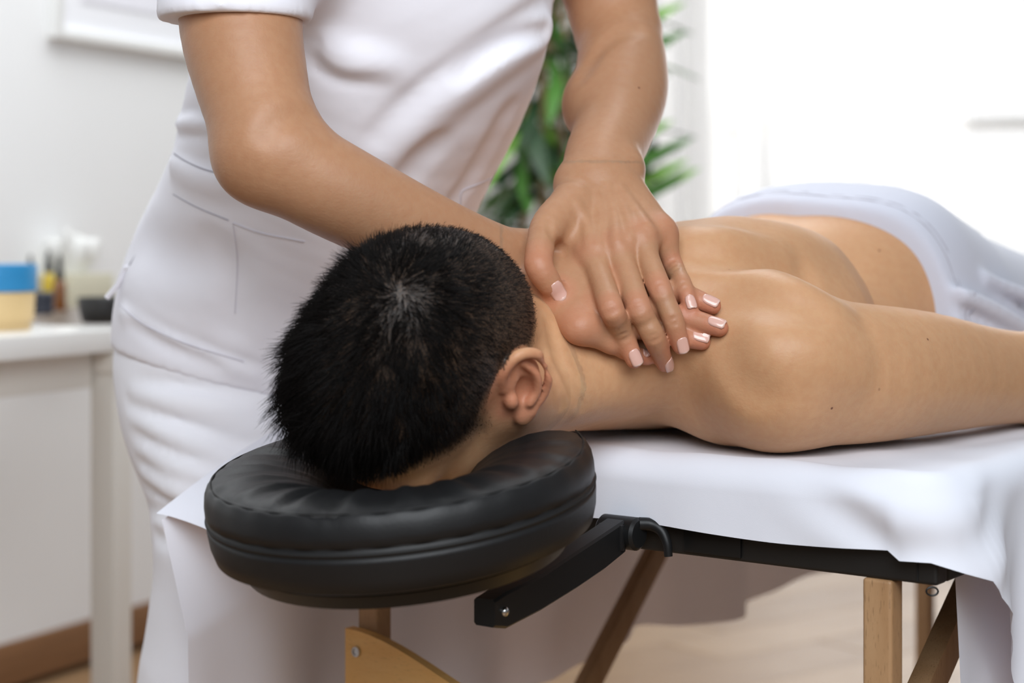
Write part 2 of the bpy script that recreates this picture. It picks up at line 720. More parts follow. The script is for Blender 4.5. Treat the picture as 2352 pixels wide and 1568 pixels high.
WD = unit([0.4515, 0.8923, 0])                    # along the left wall, away from the camera
WN = np.array([WD[1], -WD[0], 0])                 # out of the left wall into the room
WP = P(0, 1485, 0.806 / ((1485 - HY) / F))
WP[2] = 0
CORNER = WP + WD * 3.68                           # where the left wall meets the window wall
BD = WN                                           # along the window wall


def wall_box(name, p, along, length, thick, z0, z1, mat):
    n = np.array([along[1], -along[0], 0])
    c = p + along * length / 2 - n * thick / 2 * (1 if along is WD else 1)
    return box_mesh(name, (length, thick, z1 - z0), 0, 2, (along, n, (0, 0, 1)), (c[0], c[1], (z0 + z1) / 2))


w = link('wall_left', wall_box('wall_left', WP - WD * 2.6, WD, 6.28, 0.12, 0, 2.7, M['wall']), M['wall'])
tag(w, kind='structure')
b = link('baseboard_left', box_mesh('baseboard_left', (6.26, 0.014, 0.085), 0.002, 2, (WD, WN, (0, 0, 1)), WP - WD * 2.6 + WD * 3.13 + WN * 0.007 + np.array([0, 0, 0.0425])), M['wood_trim'])
tag(b, kind='structure')

# window wall with its opening
back_n = -WD
OP0, OP1, OZ0, OZ1 = 0.12, 2.9, 0.12, 2.35


def back_piece(name, s0, s1, z0, z1, t=0.14, parent=None):
    c = CORNER + BD * (s0 + s1) / 2 + WD * t / 2
    return link(name, box_mesh(name, (s1 - s0, t, z1 - z0), 0, 2, (BD, WD, (0, 0, 1)), (c[0], c[1], (z0 + z1) / 2)), M['wall'], parent)


wb = tag(back_piece('wall_back', -0.14, OP0, 0, 2.7), kind='structure')
back_piece('wall_panel', OP1, 4.2, 0, 2.7, parent=wb)
back_piece('wall_panel', OP0, OP1, OZ1, 2.7, parent=wb)
back_piece('wall_panel', OP0, OP1, 0, OZ0, parent=wb)
wroot = empty('window_1', CORNER + BD * (OP0 + OP1) / 2 + np.array([0, 0, OZ0]))
tag(wroot, kind='structure')


def win_bar(name, s0, s1, z0, z1, t=0.05):
    c = CORNER + BD * (s0 + s1) / 2 + WD * 0.07
    link(name, box_mesh(name, (s1 - s0, t, z1 - z0), 0.004, 1, (BD, WD, (0, 0, 1)), (c[0], c[1], (z0 + z1) / 2)), M['white_paint'], wroot)


win_bar('window_frame', OP0, OP1, OZ1 - 0.06, OZ1)
win_bar('window_frame', OP0, OP1, OZ0, OZ0 + 0.06)
for s in (OP0 + 0.03, 0.72, 1.98, OP1 - 0.03):
    win_bar('window_frame', s - 0.03, s + 0.03, OZ0 + 0.06, OZ1 - 0.06)
for a, c_ in ((OP0 + 0.06, 0.69), (0.75, 1.95), (2.01, OP1 - 0.06)):
    win_bar('glazing_bar', a, c_, 1.28, 1.32, 0.03)
mg, nt, pb = mat_new('glass')
pb.inputs['Base Color'].default_value = (1, 1, 1, 1)
pb.inputs['Roughness'].default_value = 0.02
pb.inputs['Transmission Weight'].default_value = 1.0
pb.inputs['IOR'].default_value = 1.45
tr = nd(nt, 'ShaderNodeBsdfTransparent')
mx = nd(nt, 'ShaderNodeMixShader')
mx.inputs[0].default_value = 0.9
nt.links.new(pb.outputs[0], mx.inputs[1])
nt.links.new(tr.outputs[0], mx.inputs[2])
nt.links.new(mx.outputs[0], nt.nodes['Material Output'].inputs['Surface'])
for a, c_ in ((OP0 + 0.06, 0.69), (0.75, 1.95), (2.01, OP1 - 0.06)):
    for z0, z1 in ((OZ0 + 0.06, 1.28), (1.32, OZ1 - 0.06)):
        c = CORNER + BD * (a + c_) / 2 + WD * 0.07
        link('pane', box_mesh('pane', (c_ - a, 0.004, z1 - z0), 0, 1, (BD, WD, (0, 0, 1)), (c[0], c[1], (z0 + z1) / 2)), mg, wroot)

# sheer curtains
mc, nt, pb = mat_new('sheer')
v = coords(nt, (1, 1, 1))
th = ramp(nt, noise(nt, v, 700, 2), 0.3, 0.7, 0.42, 0.56)
tl = nd(nt, 'ShaderNodeBsdfTranslucent')
tl.inputs['Color'].default_value = (0.95, 0.95, 0.95, 1)
df = nd(nt, 'ShaderNodeBsdfDiffuse')
df.inputs['Color'].default_value = (0.9, 0.9, 0.9, 1)
m1 = nd(nt, 'ShaderNodeMixShader')
m1.inputs[0].default_value = 0.35
nt.links.new(tl.outputs[0], m1.inputs[1])
nt.links.new(df.outputs[0], m1.inputs[2])
tr = nd(nt, 'ShaderNodeBsdfTransparent')
m2 = nd(nt, 'ShaderNodeMixShader')
nt.links.new(th, m2.inputs[0])
nt.links.new(m1.outputs[0], m2.inputs[1])
nt.links.new(tr.outputs[0], m2.inputs[2])
nt.links.new(m2.outputs[0], nt.nodes['Material Output'].inputs['Surface'])
M['sheer'] = mc


def curtain(s0, s1, label, seed):
    r = random.Random(seed)
    ph = [r.uniform(0, 6.28) for _ in range(5)]

    def fn(a, b):
        s = s0 + (s1 - s0) * a
        z = 0.02 + (2.5 - 0.02) * b
        amp = 0.035 + 0.015 * (1 - b)
        off = -0.12 + amp * math.sin(s * 42 + ph[0] + 0.4 * math.sin(b * 3 + ph[1])) + 0.02 * math.sin(s * 17 + ph[2]) + 0.010 * math.sin(s * 90 + ph[3] + b)
        p = CORNER + BD * s + WD * off
        return (p[0], p[1], z)
    V, Fq = grid_mesh('sheer_curtain', fn, 220, 24)
    o = link('sheer_curtain', fast_mesh('sheer_curtain', V, Fq), M['sheer'])
    tag(o, label, 'curtain', 'sheer window curtains')


curtain(0.055, 1.14, 'sheer white curtain panel beside the plant and corner', 1)
curtain(1.75, 2.9, 'sheer white curtain panel beyond the bare glass to the right', 2)
rod0, rod1 = CORNER + BD * 0.05 - WD * 0.12, CORNER + BD * 3.0 - WD * 0.12
rod0[2] = rod1[2] = 2.52
tag(link('curtain_rod', sweep_mesh('curtain_rod', [rod0, rod1], 0.012), M['white_paint']), 'white rod above the window carrying the sheer curtains', 'curtain rod')

# floor boards
fl_ = link('floor', box_mesh('floor', (9.0, 11.0, 0.04), 0, 1, None, (1.2, 3.6, -0.034)), M['oak_dark'])
tag(fl_, kind='structure')
pd = unit([0.80, 0.60, 0])                         # the boards run obliquely across the view
pn = np.array([-pd[1], pd[0], 0])
board_me = [box_mesh('plank', (1.196, 0.1885, 0.012), 0.0012, 1, (pd, pn, (0, 0, 1))) for _ in range(2)]
board_me[0].materials.append(M['oak'])
board_me[1].materials.append(M['oak_dark'])
rr = random.Random(3)
org = np.array([1.2, 4.6, 0])
nb = 0
for j in range(-20, 22):
    sh = rr.uniform(0, 1.2)
    for i in range(-4, 5):
        c = org + pn * (j * 0.19) + pd * (i * 1.2 + sh)
        if not (0.3 < c[1] < 8.6 and (c - WP) @ WN > 0.55 and (c - CORNER) @ WD < -0.55 and c[0] < 4.6):
            continue
        px_ = CX + F * c[0] / c[1]
        if not (-900 < px_ < 3300):
            continue
        o = bpy.data.objects.new('plank', board_me[rr.randrange(2)])
        COL.objects.link(o)
        o.location = (c[0], c[1], -0.006)
        o.parent = fl_
        nb += 1

# picture on the wall: white frame, mount, pale print
def wall_at(px, off=0.0):
    """point of the left wall (moved off into the room) on pixel column px"""
    k = (px - CX) / F
    q = WP + WN * off
    t = (k * q[1] - q[0]) / (WD[0] - k * WD[1])
    return q + WD * t


fa, fb = wall_at(118, 0.012), wall_at(900, 0.012)
zb = H - (86 - HY) / F * fa[1]
fw, fh = np.linalg.norm(fb - fa), 0.75
fc = (fa + fb) / 2 + np.array([0, 0, zb + fh / 2])
fr = empty('picture_frame', fc - np.array([0, 0, fh / 2]))
tag(fr, 'thin white picture frame with pale print on the left wall', 'picture frame')
for s, l_, ax in ((-1, fh, 0), (1, fh, 0)):
    c = fc + WD * s * (fw / 2 - 0.011)
    link('frame_bar', box_mesh('frame_bar', (0.022, 0.03, fh), 0.003, 2, (WD, WN, (0, 0, 1)), c), M['white_paint'], fr)
for s in (-1, 1):
    c = fc + np.array([0, 0, s * (fh / 2 - 0.011)])
    link('frame_bar', box_mesh('frame_bar', (fw - 0.044, 0.03, 0.022), 0.003, 2, (WD, WN, (0, 0, 1)), c), M['white_paint'], fr)
link('mount', box_mesh('mount', (fw - 0.044, 0.012, fh - 0.044), 0, 1, (WD, WN, (0, 0, 1)), fc - WN * 0.002), M['paper'], fr)
link('print', box_mesh('print', (fw - 0.17, 0.004, fh - 0.17), 0, 1, (WD, WN, (0, 0, 1)), fc + WN * 0.005), M['art_wash'], fr)
# ------------------------------------------------------------------ massage table
HW, TLEN, ZB = 0.320, 1.62, 0.620
tab = empty('massage_table', T(0, TLEN / 2, 0))
tag(tab, 'folding wooden massage table with black padded top under the sheet', 'massage table')


def tbox(name, u, v, z, su, sv, sz, mat, bevel=0.003, parent=None):
    return link(name, box_mesh(name, (su, sv, sz), bevel, 3, TAX, T(u, v, z)), mat, parent or tab)


tbox('padded_top', 0, TLEN / 2, 0.671, 2 * HW - 0.040, TLEN - 0.040, 0.044, M['leather'], 0.021)
# black vinyl wrapped edge boards
ends = tbox('edge_board', 0, 0.014, 0.638, 2 * HW - 0.016, 0.020, 0.036, M['black_vinyl'], 0.003)
tbox('edge_board', 0, TLEN - 0.010, 0.638, 2 * HW, 0.020, 0.036, M['black_vinyl'], 0.003)
tbox('edge_board', -HW + 0.018, TLEN / 2, 0.638, 0.020, TLEN - 0.05, 0.036, M['black_vinyl'], 0.003)
tbox('edge_board', HW - 0.018, TLEN / 2, 0.638, 0.020, TLEN - 0.05, 0.036, M['black_vinyl'], 0.003)
link('seam', sweep_mesh('seam', [T(-HW + 0.024, 0.0038, 0.622), T(-HW + 0.024, 0.0038, 0.655)], 0.0008, 6), M['black_thread'], ends)
for u_ in (-0.115, 0.115):
    link('hole_plate', box_mesh('hole_plate', (0.055, 0.004, 0.030), 0.0018, 2, TAX, T(u_, 0.003, 0.638)), M['black_plastic'], ends)
link('zip_pull', sweep_mesh('zip_pull', [T(-HW + 0.014, 0.001, 0.6195) + np.array([0.0045 * math.cos(a) + 0.003, 0, 0.0032 * math.sin(a) - 0.0035]) for a in np.linspace(0, 6.28, 17)[:-1]], 0.0008, 6, True), M['black_plastic'], ends)
# legs
for u_ in (-0.266, 0.266):
    for v_ in (0.013, 1.33 if u_ > 0 else 1.55):
        tbox('leg', u_ + (0.003 if u_ < 0 else 0), v_, 0.310, 0.0245, 0.022, 0.620, M['beech'], 0.003)
# curved cross panel between the head-end legs
bm = bmesh.new()
prof = []
N = 36
for i in range(N + 1):
    u_ = -0.281 + 0.562 * i / N
    a = abs(u_) / 0.281
    zt = 0.452 + 0.0605 * (0.5 - 0.5 * math.cos(math.pi * min(1, a ** 1.25)))
    prof.append((u_, zt))
vs = []
for dv in (-0.004, 0.008 - 0.012):
    pass
front, back = -0.013, -0.002
rows = []
for v_ in (front, back):
    top = [bm.verts.new(tuple(T(u_, v_, z))) for u_, z in prof]
    bot = [bm.verts.new(tuple(T(u_, v_, 0.335 + 0.02 * (abs(u_) / 0.281) ** 2))) for u_, z in prof]
    rows.append((top, bot))
for (t, b_), flip in ((rows[0], False), (rows[1], True)):
    for i in range(N):
        bm.faces.new((t[i], t[i + 1], b_[i + 1], b_[i]))
for i in range(N):
    bm.faces.new((rows[0][0][i], rows[0][0][i + 1], rows[1][0][i + 1], rows[1][0][i]))
    bm.faces.new((rows[0][1][i], rows[0][1][i + 1], rows[1][1][i + 1], rows[1][1][i]))
for i in (0, N):
    bm.faces.new((rows[0][0][i], rows[0][1][i], rows[1][1][i], rows[1][0][i]))
panel = link('cross_panel', bm_mesh('cross_panel', bm, True, 40), M['beech_panel'], tab)
for u_, z in ((0.266, 0.492), (-0.266, 0.492), (0.266, 0.40), (-0.266, 0.40)):
    c = T(u_, -0.0135, z)
    s = link('screw', lathe_mesh('screw', [(0, 0.0016), (0.0028, 0.0012), (0.0032, 0.0022), (0.0048, 0.0020), (0.0052, 0.0), (0.0052, -0.002), (0, -0.002)], c, 20, (-TL[0], -TL[1], 0)), M['chrome'], panel)
# braces and cable
link('brace', beam_mesh('brace', T(0.268, 0.02, 0.055), T(0.268, 0.655, 0.618), 0.030, 0.016, (0, 0, 1)), M['beech'], tab)
link('brace', beam_mesh('brace', T(-0.245, 0.02, 0.42), T(-0.245, 0.30, 0.618), 0.030, 0.020, (0, 0, 1)), M['beech'], tab)
link('brace', beam_mesh('brace', T(0.262, 1.335, 0.52), T(0.262, 1.18, 0.618), 0.030, 0.030, (0, 0, 1)), M['beech'], tab)
link('leg_knob', lathe_mesh('leg_knob', [(0, -0.03), (0.016, -0.03), (0.022, -0.02), (0.022, 0.02), (0.016, 0.03), (0, 0.03)], T(0.285, 1.33, 0.535), 20, (TE[0], TE[1], 0)), M['beech'], tab)
link('cable', sweep_mesh('cable', [T(-0.245, 0.6, 0.49), T(0.0, 0.95, 0.42), T(0.25, 1.33, 0.36)], 0.0016, 8), M['chrome'], tab)

# ------------------------------------------------------------------ bed sheet
def sheet_profile(d):
    """rounded edge: distance beyond the flat top -> (outward, down)"""
    R = 0.026
    arc = R * math.pi / 2
    if d <= 0:
        return d, 0.0
    if d < arc:
        a = d / R
        return R * math.sin(a), R * (1 - math.cos(a))
    return R, R + (d - arc)


SHW = HW - 0.018


def fnoise(x, y):
    return math.sin(x * 13.1 + 1.3 * math.sin(y * 9)) * 0.5 + math.sin(x * 29 + y * 17 + 2) * 0.3 + math.sin(y * 37 - x * 11) * 0.2


RC = 0.018                                          # rounding of the table's near corner
P0 = 2 * SHW - RC
PARC = RC * math.pi / 2


def perim(s):
    """point (u, v) and outward direction on the edge line, from the far end of the head edge round the near corner"""
    ue, ve = SHW, 0.012
    if s < P0:
        return SHW - s - 0.0, ve, 0.0, -1.0
    if s < P0 + PARC:
        a = (s - P0) / RC
        cu_, cv_ = SHW - P0, ve + RC
        return cu_ - RC * math.sin(a), cv_ - RC * math.cos(a), -math.sin(a), -math.cos(a)
    return SHW - P0 - RC, ve + RC + (s - P0 - PARC), -1.0, 0.0


HEMV = [(0.0, 0.640), (0.02, 0.620), (0.05, 0.592), (0.08, 0.558), (0.11, 0.520), (0.16, 0.44), (0.25, 0.34), (0.40, 0.26), (0.8, 0.22), (2.0, 0.22)]


def hem_z(s):
    if s < P0:
        return 0.6445 + 0.002 * math.sin(s * 23)
    v = max(0.0, (s - P0) * 0.9 - 0.01)
    for (v0, z0), (v1, z1) in zip(HEMV[:-1], HEMV[1:]):
        if v <= v1:
            return z0 + (z1 - z0) * (v - v0) / (v1 - v0)
    return 0.22


SMAX = P0 + PARC + 1.52
NS, NI, NDn = 230, 16, 46


def sheet_pt(a, b):
    s = (a ** 1.15) * SMAX
    u, v, nu_, nv_ = perim(s)
    bi = 0.30
    if b < bi:                                      # flat part, from well inside to the edge
        t = b / bi
        iu, iv = min(max(u, -0.12), 0.14), max(v, 0.17)
        uu, vv = iu + (u - iu) * t, iv + (v - iv) * t
        z = TOPZ
        z += 0.0018 * fnoise(uu * 2.5, vv * 2.0)
        for cu_, cv_, rr_, dp in ((-0.15, 0.06, 0.09, 0.003), (-0.2, 0.25, 0.08, 0.003)):
            z -= dp * math.exp(-(((uu - cu_) / rr_) ** 2 + ((vv - cv_) / rr_) ** 2))
        return T(uu, vv, z)
    t = (b - bi) / (1 - bi)
    drop = TOPZ - hem_z(s)
    L_ = drop - 0.026 + 0.026 * math.pi / 2
    d = t * L_
    out, down = sheet_profile(d)
    z = TOPZ - down + 0.0018 * fnoise(u * 2.5, v * 2.0) * (1 - t)
    if down > 0.02:
        g = min((down - 0.02) / 0.18, 1.0)
        if s > P0:
            q = s - P0
            wave = math.sin(q * 36 + 0.6) * 0.6 + math.sin(q * 71 + 1.0) * 0.25
            out += g * (0.016 + 0.030 * wave * min(1, q / 0.08 + 0.2)) + 0.012 * math.exp(-((q - 0.055) / 0.03) ** 2) * min(1, (down - 0.02) / 0.05)
        else:
            out += 0.004 * g * 3 * fnoise(s * 2.2, 0.3)
    # diagonal pull folds running into the corner
    cdist = math.hypot(u + SHW - 0.01, v - 0.01)
    out += 0.0035 * math.sin((u * 0.8 - z * 1.4 + v) * 80) * math.exp(-(cdist / 0.07) ** 2) * min(1, d / 0.03)
    return T(u + nu_ * out, v + nv_ * out, z)


V1, F1 = grid_mesh('bed_sheet', sheet_pt, NS, NI + NDn)
V4, F4 = grid_mesh('mid', lambda a, b: T(-0.125 + 0.445 * a, 0.165 + 1.40 * b, TOPZ - 0.0008 + 0.0018 * fnoise((-0.125 + 0.445 * a) * 2.5, (0.165 + 1.40 * b) * 2)), 40, 90)
V5, F5 = grid_mesh('far_top', lambda a, b: T(0.12 + 0.2 * a, 0.02 + 0.3 * b, TOPZ - 0.0006), 10, 16)


def inner_layer(a, b):
    # second thickness of the sheet hanging inside the near corner
    v = 0.065 + 0.42 * a + 0.02 * b * (1 - a)
    z = 0.640 + (0.235 - 0.640) * b
    return T(-0.300 - 0.010 * b - 0.012 * b * math.sin(v * 40), v, z)


V6, F6 = grid_mesh('inner', inner_layer, 50, 24)


def far_skirt(a, b):
    # part of the sheet that hangs on the far side and sticks out past the head end of the table
    v = -0.168 + 1.28 * a
    over = min(max(-v / 0.168, 0), 1)
    zt = 0.700 - 0.072 * over ** 1.2
    hem = 0.378 + 0.012 * math.sin(v * 13)
    z = zt + (hem - zt) * b
    u = 0.3275 + 0.040 * over * (1 - 0.8 * min(1, b * 2.5)) + b * (0.012 + 0.014 * math.sin(v * 21 + 0.6) + 0.007 * math.sin(v * 43))
    return T(u, v + 0.012 * b * math.sin(v * 24), z)


V2, F2 = grid_mesh('far', far_skirt, 150, 40)


def corner_flap(a, b):
    # slack cloth over the far corner
    v = 0.02 - 0.188 * a
    u = 0.22 + 0.155 * b
    edge = a ** 1.3
    z = 0.7075 - 0.070 * edge - 0.004 * b + 0.010 * math.sin(b * 3.14) * (1 - a) * 0.4
    if b < 0.999:
        z -= 0.035 * (1 - b) ** 1.5 * a
    return T(u + 0.0 * a, v, z)


V3, F3 = grid_mesh('flap', corner_flap, 24, 16)
Vs, Fs = join((V1, F1), (V2, F2), (V3, F3), (V4, F4), (V5, F5), (V6, F6))
me = fast_mesh('bed_sheet', Vs, Fs)
tag(link('bed_sheet', me, M['sheet']), 'white cotton sheet draped over the massage table', 'sheet')

# ------------------------------------------------------------------ face cradle
cr = empty('face_cradle', T(0.03, -0.10, 0.62))
tag(cr, 'black padded face cradle clamped to the head end of the table', 'face cradle')
CT = math.radians(9.0)
cu = np.array([TE[0], TE[1], 0])
cv = np.array([TL[0] * math.cos(CT), TL[1] * math.cos(CT), math.sin(CT)])
cn = np.cross(cv, cu)
cn = cn if cn[2] > 0 else -cn
CC = T(0.030, -0.226, 0.688)                        # middle of the cushion
OUT_R, INN_R, CH = 0.150, 0.046, 0.066


def cush(theta, rad, hgt, stretch=1.0):
    # theta 0 points to the crown side, +-pi to the table
    return CC + cu * (math.sin(theta) * rad * 1.0) - cv * (math.cos(theta) * rad * 1.02) + cn * hgt


def cush_profile():
    """(radius, height) around the cross-section, starting at the outer bottom, with seam grooves"""
    h = CH
    pr = [(0.118, -h * 0.50), (0.138, -h * 0.492), (0.1458, -h * 0.44), (0.1488, -h * 0.28), (0.150, -h * 0.10), (0.1500, -h * 0.055), (0.1482, -h * 0.045), (0.1496, -h * 0.03),
          (0.1502, h * 0.0), (0.1496, h * 0.045), (0.1482, h * 0.06), (0.1500, h * 0.075), (0.1500, h * 0.18), (0.1488, h * 0.30), (0.1460, h * 0.395), (0.1440, h * 0.425), (0.1424, h * 0.423), (0.1405, h * 0.445),
          (0.132, h * 0.48), (0.120, h * 0.50), (0.104, h * 0.49), (0.088, h * 0.44), (0.072, h * 0.35), (0.060, h * 0.24), (0.050, h * 0.08), (0.046, -h * 0.1), (0.048, -h * 0.35), (0.058, -h * 0.48), (0.088, -h * 0.50)]
    return pr


PR = cush_profile()
TH0 = math.radians(152)
NT = 150
V, Fq = [], []
cm = np.array([0.098, 0.0])
for i in range(NT + 1):
    th = -TH0 + 2 * TH0 * i / NT
    e = min(i, NT - i) / NT
    cap = 1.0 if e > 0.06 else math.sqrt(max(0.0, 1 - (1 - e / 0.06) ** 2)) * 0.999 + 0.001
    for j, (r, hh) in enumerate(PR):
        rr_ = 0.098 + (r - 0.098) * cap
        h2 = hh * (0.35 + 0.65 * cap)
        if 18 <= j <= 24:                           # puckers in the cover around the face hole
            w_ = math.sin(th * 23 + 0.7 * math.sin(th * 5)) * 0.5 + math.sin(th * 41 + 1) * 0.3
            h2 += 0.0034 * w_ * math.exp(-((r - 0.112) / 0.03) ** 2) * (1.0 if math.cos(th - 0.8) > -0.2 else 0.6)
        if 11 <= j <= 17:
            h2 += 0.0006 * math.sin(th * 33)
        if 0.16 < th + 0.55 < 0.30 and 13 <= j <= 18:
            h2 -= 0.002
        V.append(cush(th, rr_, h2))
m = len(PR)
for i in range(NT):
    for j in range(m):
        Fq.append((i * m + j, i * m + (j + 1) % m, (i + 1) * m + (j + 1) % m, (i + 1) * m + j))
V, Fq = np.array(V), np.array(Fq)
if (vnormals(V, Fq)[m * 75 + 20] @ cn) < 0:
    Fq = Fq[:, ::-1]
cushion = link('cushion', fast_mesh('cushion', V, Fq), M['leather'], cr)
ths = np.linspace(-TH0 * 0.93, TH0 * 0.93, 120)
for r, hh, rad in ((0.1432, CH * 0.428, 0.0007), (0.1486, CH * 0.060, 0.0008), (0.1486, -CH * 0.045, 0.0008)):
    link('seam', sweep_mesh('seam', [cush(t, r, hh) for t in ths], rad, 6), M['black_thread'], cushion)
link('zip', sweep_mesh('zip', [cush(t, 0.1492, CH * 0.008) for t in ths], 0.0016, 6), M['black_thread'], cushion)
# plastic base plate under the cushion
bm = bmesh.new()
rows = []
for r, hh in ((0.050, -CH * 0.50), (0.130, -CH * 0.50), (0.132, -CH * 0.54), (0.124, -CH * 0.72), (0.050, -CH * 0.72)):
    rows.append([bm.verts.new(tuple(cush(t, r, hh))) for t in np.linspace(-TH0, TH0, 61)])
for a_, b_ in zip(rows, rows[1:] + rows[:1]):
    for i in range(60):
        bm.faces.new((a_[i], a_[i + 1], b_[i + 1], b_[i]))
bm.faces.new([r_[0] for r_ in rows])
bm.faces.new([r_[-1] for r_ in rows])
link('base_plate', bm_mesh('base_plate', bm, True, 30), M['black_plastic'], cr)
# two hinged arms
for u_, show in ((-0.040, True), (0.112, False)):
    A, B = T(u_, -0.005, 0.644), T(u_, -0.075, 0.626)
    E = T(u_, -0.208, 0.602)
    bm = bmesh.new()
    pts = [(-0.030, 0.650, 0.012), (-0.060, 0.643, 0.014), (-0.10, 0.634, 0.017), (-0.15, 0.6225, 0.0185), (-0.196, 0.6165, 0.018), (-0.212, 0.613, 0.012)]
    lo = [(-0.030, 0.622), (-0.060, 0.613), (-0.10, 0.604), (-0.15, 0.5945), (-0.196, 0.5885), (-0.212, 0.592)]
    ring = []
    for (v_, zt, w_), (_, zb_) in zip(pts, lo):
        ring.append([bm.verts.new(tuple(T(u_ + du_, v_, z_))) for du_, z_ in ((-0.010, zt - 0.002), (-0.008, zt), (0.008, zt), (0.010, zt - 0.002), (0.010, zb_ + 0.002), (0.008, zb_), (-0.008, zb_), (-0.010, zb_ + 0.002))])
    for a_, b_ in zip(ring[:-1], ring[1:]):
        for j in range(8):
            bm.faces.new((a_[j], a_[(j + 1) % 8], b_[(j + 1) % 8], b_[j]))
    bm.faces.new(ring[0])
    bm.faces.new(ring[-1])
    arm = link('arm', bm_mesh('arm', bm, True, 30), M['black_plastic'], cr)
    link('screw', lathe_mesh('screw', [(0, 0.0030), (0.0022, 0.0026), (0.0036, 0.0012), (0.0040, 0.0), (0.0040, -0.002), (0, -0.002)], T(u_ - 0.0105, -0.200, 0.6025), 20, (-TE[0], -TE[1], 0)), M['chrome'], arm)
    # hinge barrel, post going into the table, locking lever
    link('hinge', lathe_mesh('hinge', [(0, -0.019), (0.0115, -0.019), (0.0140, -0.0165), (0.0140, 0.0165), (0.0115, 0.019), (0, 0.019)], T(u_, -0.022, 0.638), 32, (TE[0], TE[1], 0)), M['black_plastic'], cr)
    link('post', sweep_mesh('post', [T(u_, -0.030, 0.637), T(u_, 0.0, 0.637)], 0.0085, 20), M['black_plastic'], cr)
    link('strap', box_mesh('strap', (0.024, 0.006, 0.022), 0.002, 2, TAX, T(u_, -0.036, 0.636)), M['leather'], cr)
    lv = catmull([T(u_ - 0.016, -0.018, 0.646), T(u_ - 0.024, -0.012, 0.6455), T(u_ - 0.033, -0.010, 0.641), T(u_ - 0.0385, -0.010, 0.631), T(u_ - 0.0400, -0.010, 0.620)], 5)
    link('locking_lever', sweep_mesh('locking_lever', lv, np.linspace(0.0058, 0.0036, len(lv)), 12), M['black_plastic'], cr)

# ------------------------------------------------------------------ towel over the hips
# ------------------------------------------------------------------ the man lying face down (table coordinates)
U0 = 0.03
HA = math.radians(0)
HX = np.array([-1.0, 0, 0])
HYv = np.array([0, -math.cos(HA), -math.sin(HA)])
HZ = np.array([0, -math.sin(HA), math.cos(HA)])
_y = math.radians(-6)
_R = np.array([[math.cos(_y), -math.sin(_y), 0], [math.sin(_y), math.cos(_y), 0], [0, 0, 1]])
HX, HYv, HZ = _R @ HX, _R @ HYv, _R @ HZ
_r = math.radians(24)                              # head turned a little, left ear lower
HX, HZ = HX * math.cos(_r) - HZ * math.sin(_r), HZ * math.cos(_r) + HX * math.sin(_r)
HROT = np.stack([HX, HYv, HZ])
HC = np.array([0.031, -0.206, 0.792])


def HP(x, y, z):
    return HC + x * HX + y * HYv + z * HZ


man = Shape(0.045)
# trunk
man.tube([(U0, 0.06, 0.800), (U0, 0.13, 0.802), (U0, 0.23, 0.797), (U0, 0.335, 0.787), (U0, 0.45, 0.796), (U0, 0.56, 0.800), (U0, 0.68, 0.79)],
         [0.118, 0.148, 0.150, 0.138, 0.150, 0.160, 0.150], 0.03, [0.70, 0.63, 0.60, 0.60, 0.62, 0.62, 0.55], (0, 0, 1), steps=4)
for s in (-1, 1):
    # shoulder blades, back muscles beside the spine, buttocks
    man.ball((U0 + s * 0.088, 0.165, 0.862), (0.058, 0.105, 0.036), 0.045)
    man.ball((U0 + s * 0.105, 0.215, 0.838), (0.050, 0.090, 0.045), 0.045)
    man.tube([(U0 + s * 0.082, 0.075, 0.868), (U0 + s * 0.075, 0.15, 0.874), (U0 + s * 0.085, 0.205, 0.866)], [0.014, 0.020, 0.014], 0.035)
    man.tube([(U0 + s * 0.03, 0.10, 0.868), (U0 + s * 0.034, 0.22, 0.862), (U0 + s * 0.036, 0.34, 0.846), (U0 + s * 0.04, 0.45, 0.864)],
             [0.022, 0.026, 0.024, 0.026], 0.03)
    man.ball((U0 + s * 0.072, 0.535, 0.848), (0.082, 0.095, 0.088), 0.05)
    # lats
    man.tube([(U0 + s * 0.145, 0.09, 0.800), (U0 + s * 0.140, 0.21, 0.805), (U0 + s * 0.110, 0.31, 0.80)], [0.045, 0.048, 0.03], 0.03)
    # trapezius and shoulder
    man.tube([(U0 + s * 0.012, -0.085, 0.782), (U0 + s * 0.040, -0.020, 0.798), (U0 + s * 0.095, 0.025, 0.803), (U0 + s * 0.150, 0.060, 0.803)],
             [0.040, 0.047, 0.045, 0.045], 0.03)
    man.tube([(U0 + s * 0.040, 0.06, 0.845), (U0 + s * 0.10, 0.075, 0.842)], [0.035, 0.035], 0.04)
    # deltoid, arm
    man.ball((U0 + s * 0.178, 0.062, 0.779), (0.062, 0.070, 0.068), 0.03)
    man.ball((U0 + s * 0.122, 0.078, 0.752), (0.060, 0.055, 0.046), 0.03)
man.tube([(-0.150, 0.055, 0.775), (-0.185, 0.13, 0.770), (-0.205, 0.22, 0.7655), (-0.228, 0.33, 0.7565), (-0.247, 0.415, 0.751)],
         [0.064, 0.061, 0.056, 0.046, 0.043], 0.02)
man.tube([(-0.247, 0.41, 0.750), (-0.255, 0.50, 0.746), (-0.245, 0.60, 0.738), (-0.235, 0.68, 0.730)], [0.043, 0.044, 0.034, 0.027], 0.015)
man.ball((-0.228, 0.735, 0.727), (0.036, 0.048, 0.014), 0.015)
for f_, (du_, ln_) in enumerate(((-0.030, 0.060), (-0.010, 0.078), (0.010, 0.082), (0.029, 0.072))):
    man.tube([(-0.228 + du_ * 0.8, 0.765, 0.727), (-0.226 + du_, 0.775 + ln_ * 0.5, 0.730), (-0.226 + du_ * 1.05, 0.775 + ln_, 0.722)], [0.0105, 0.0100, 0.0075], 0.006)
man.tube([(-0.262, 0.71, 0.727), (-0.285, 0.745, 0.725), (-0.287, 0.785, 0.722)], [0.013, 0.0115, 0.0085], 0.008)
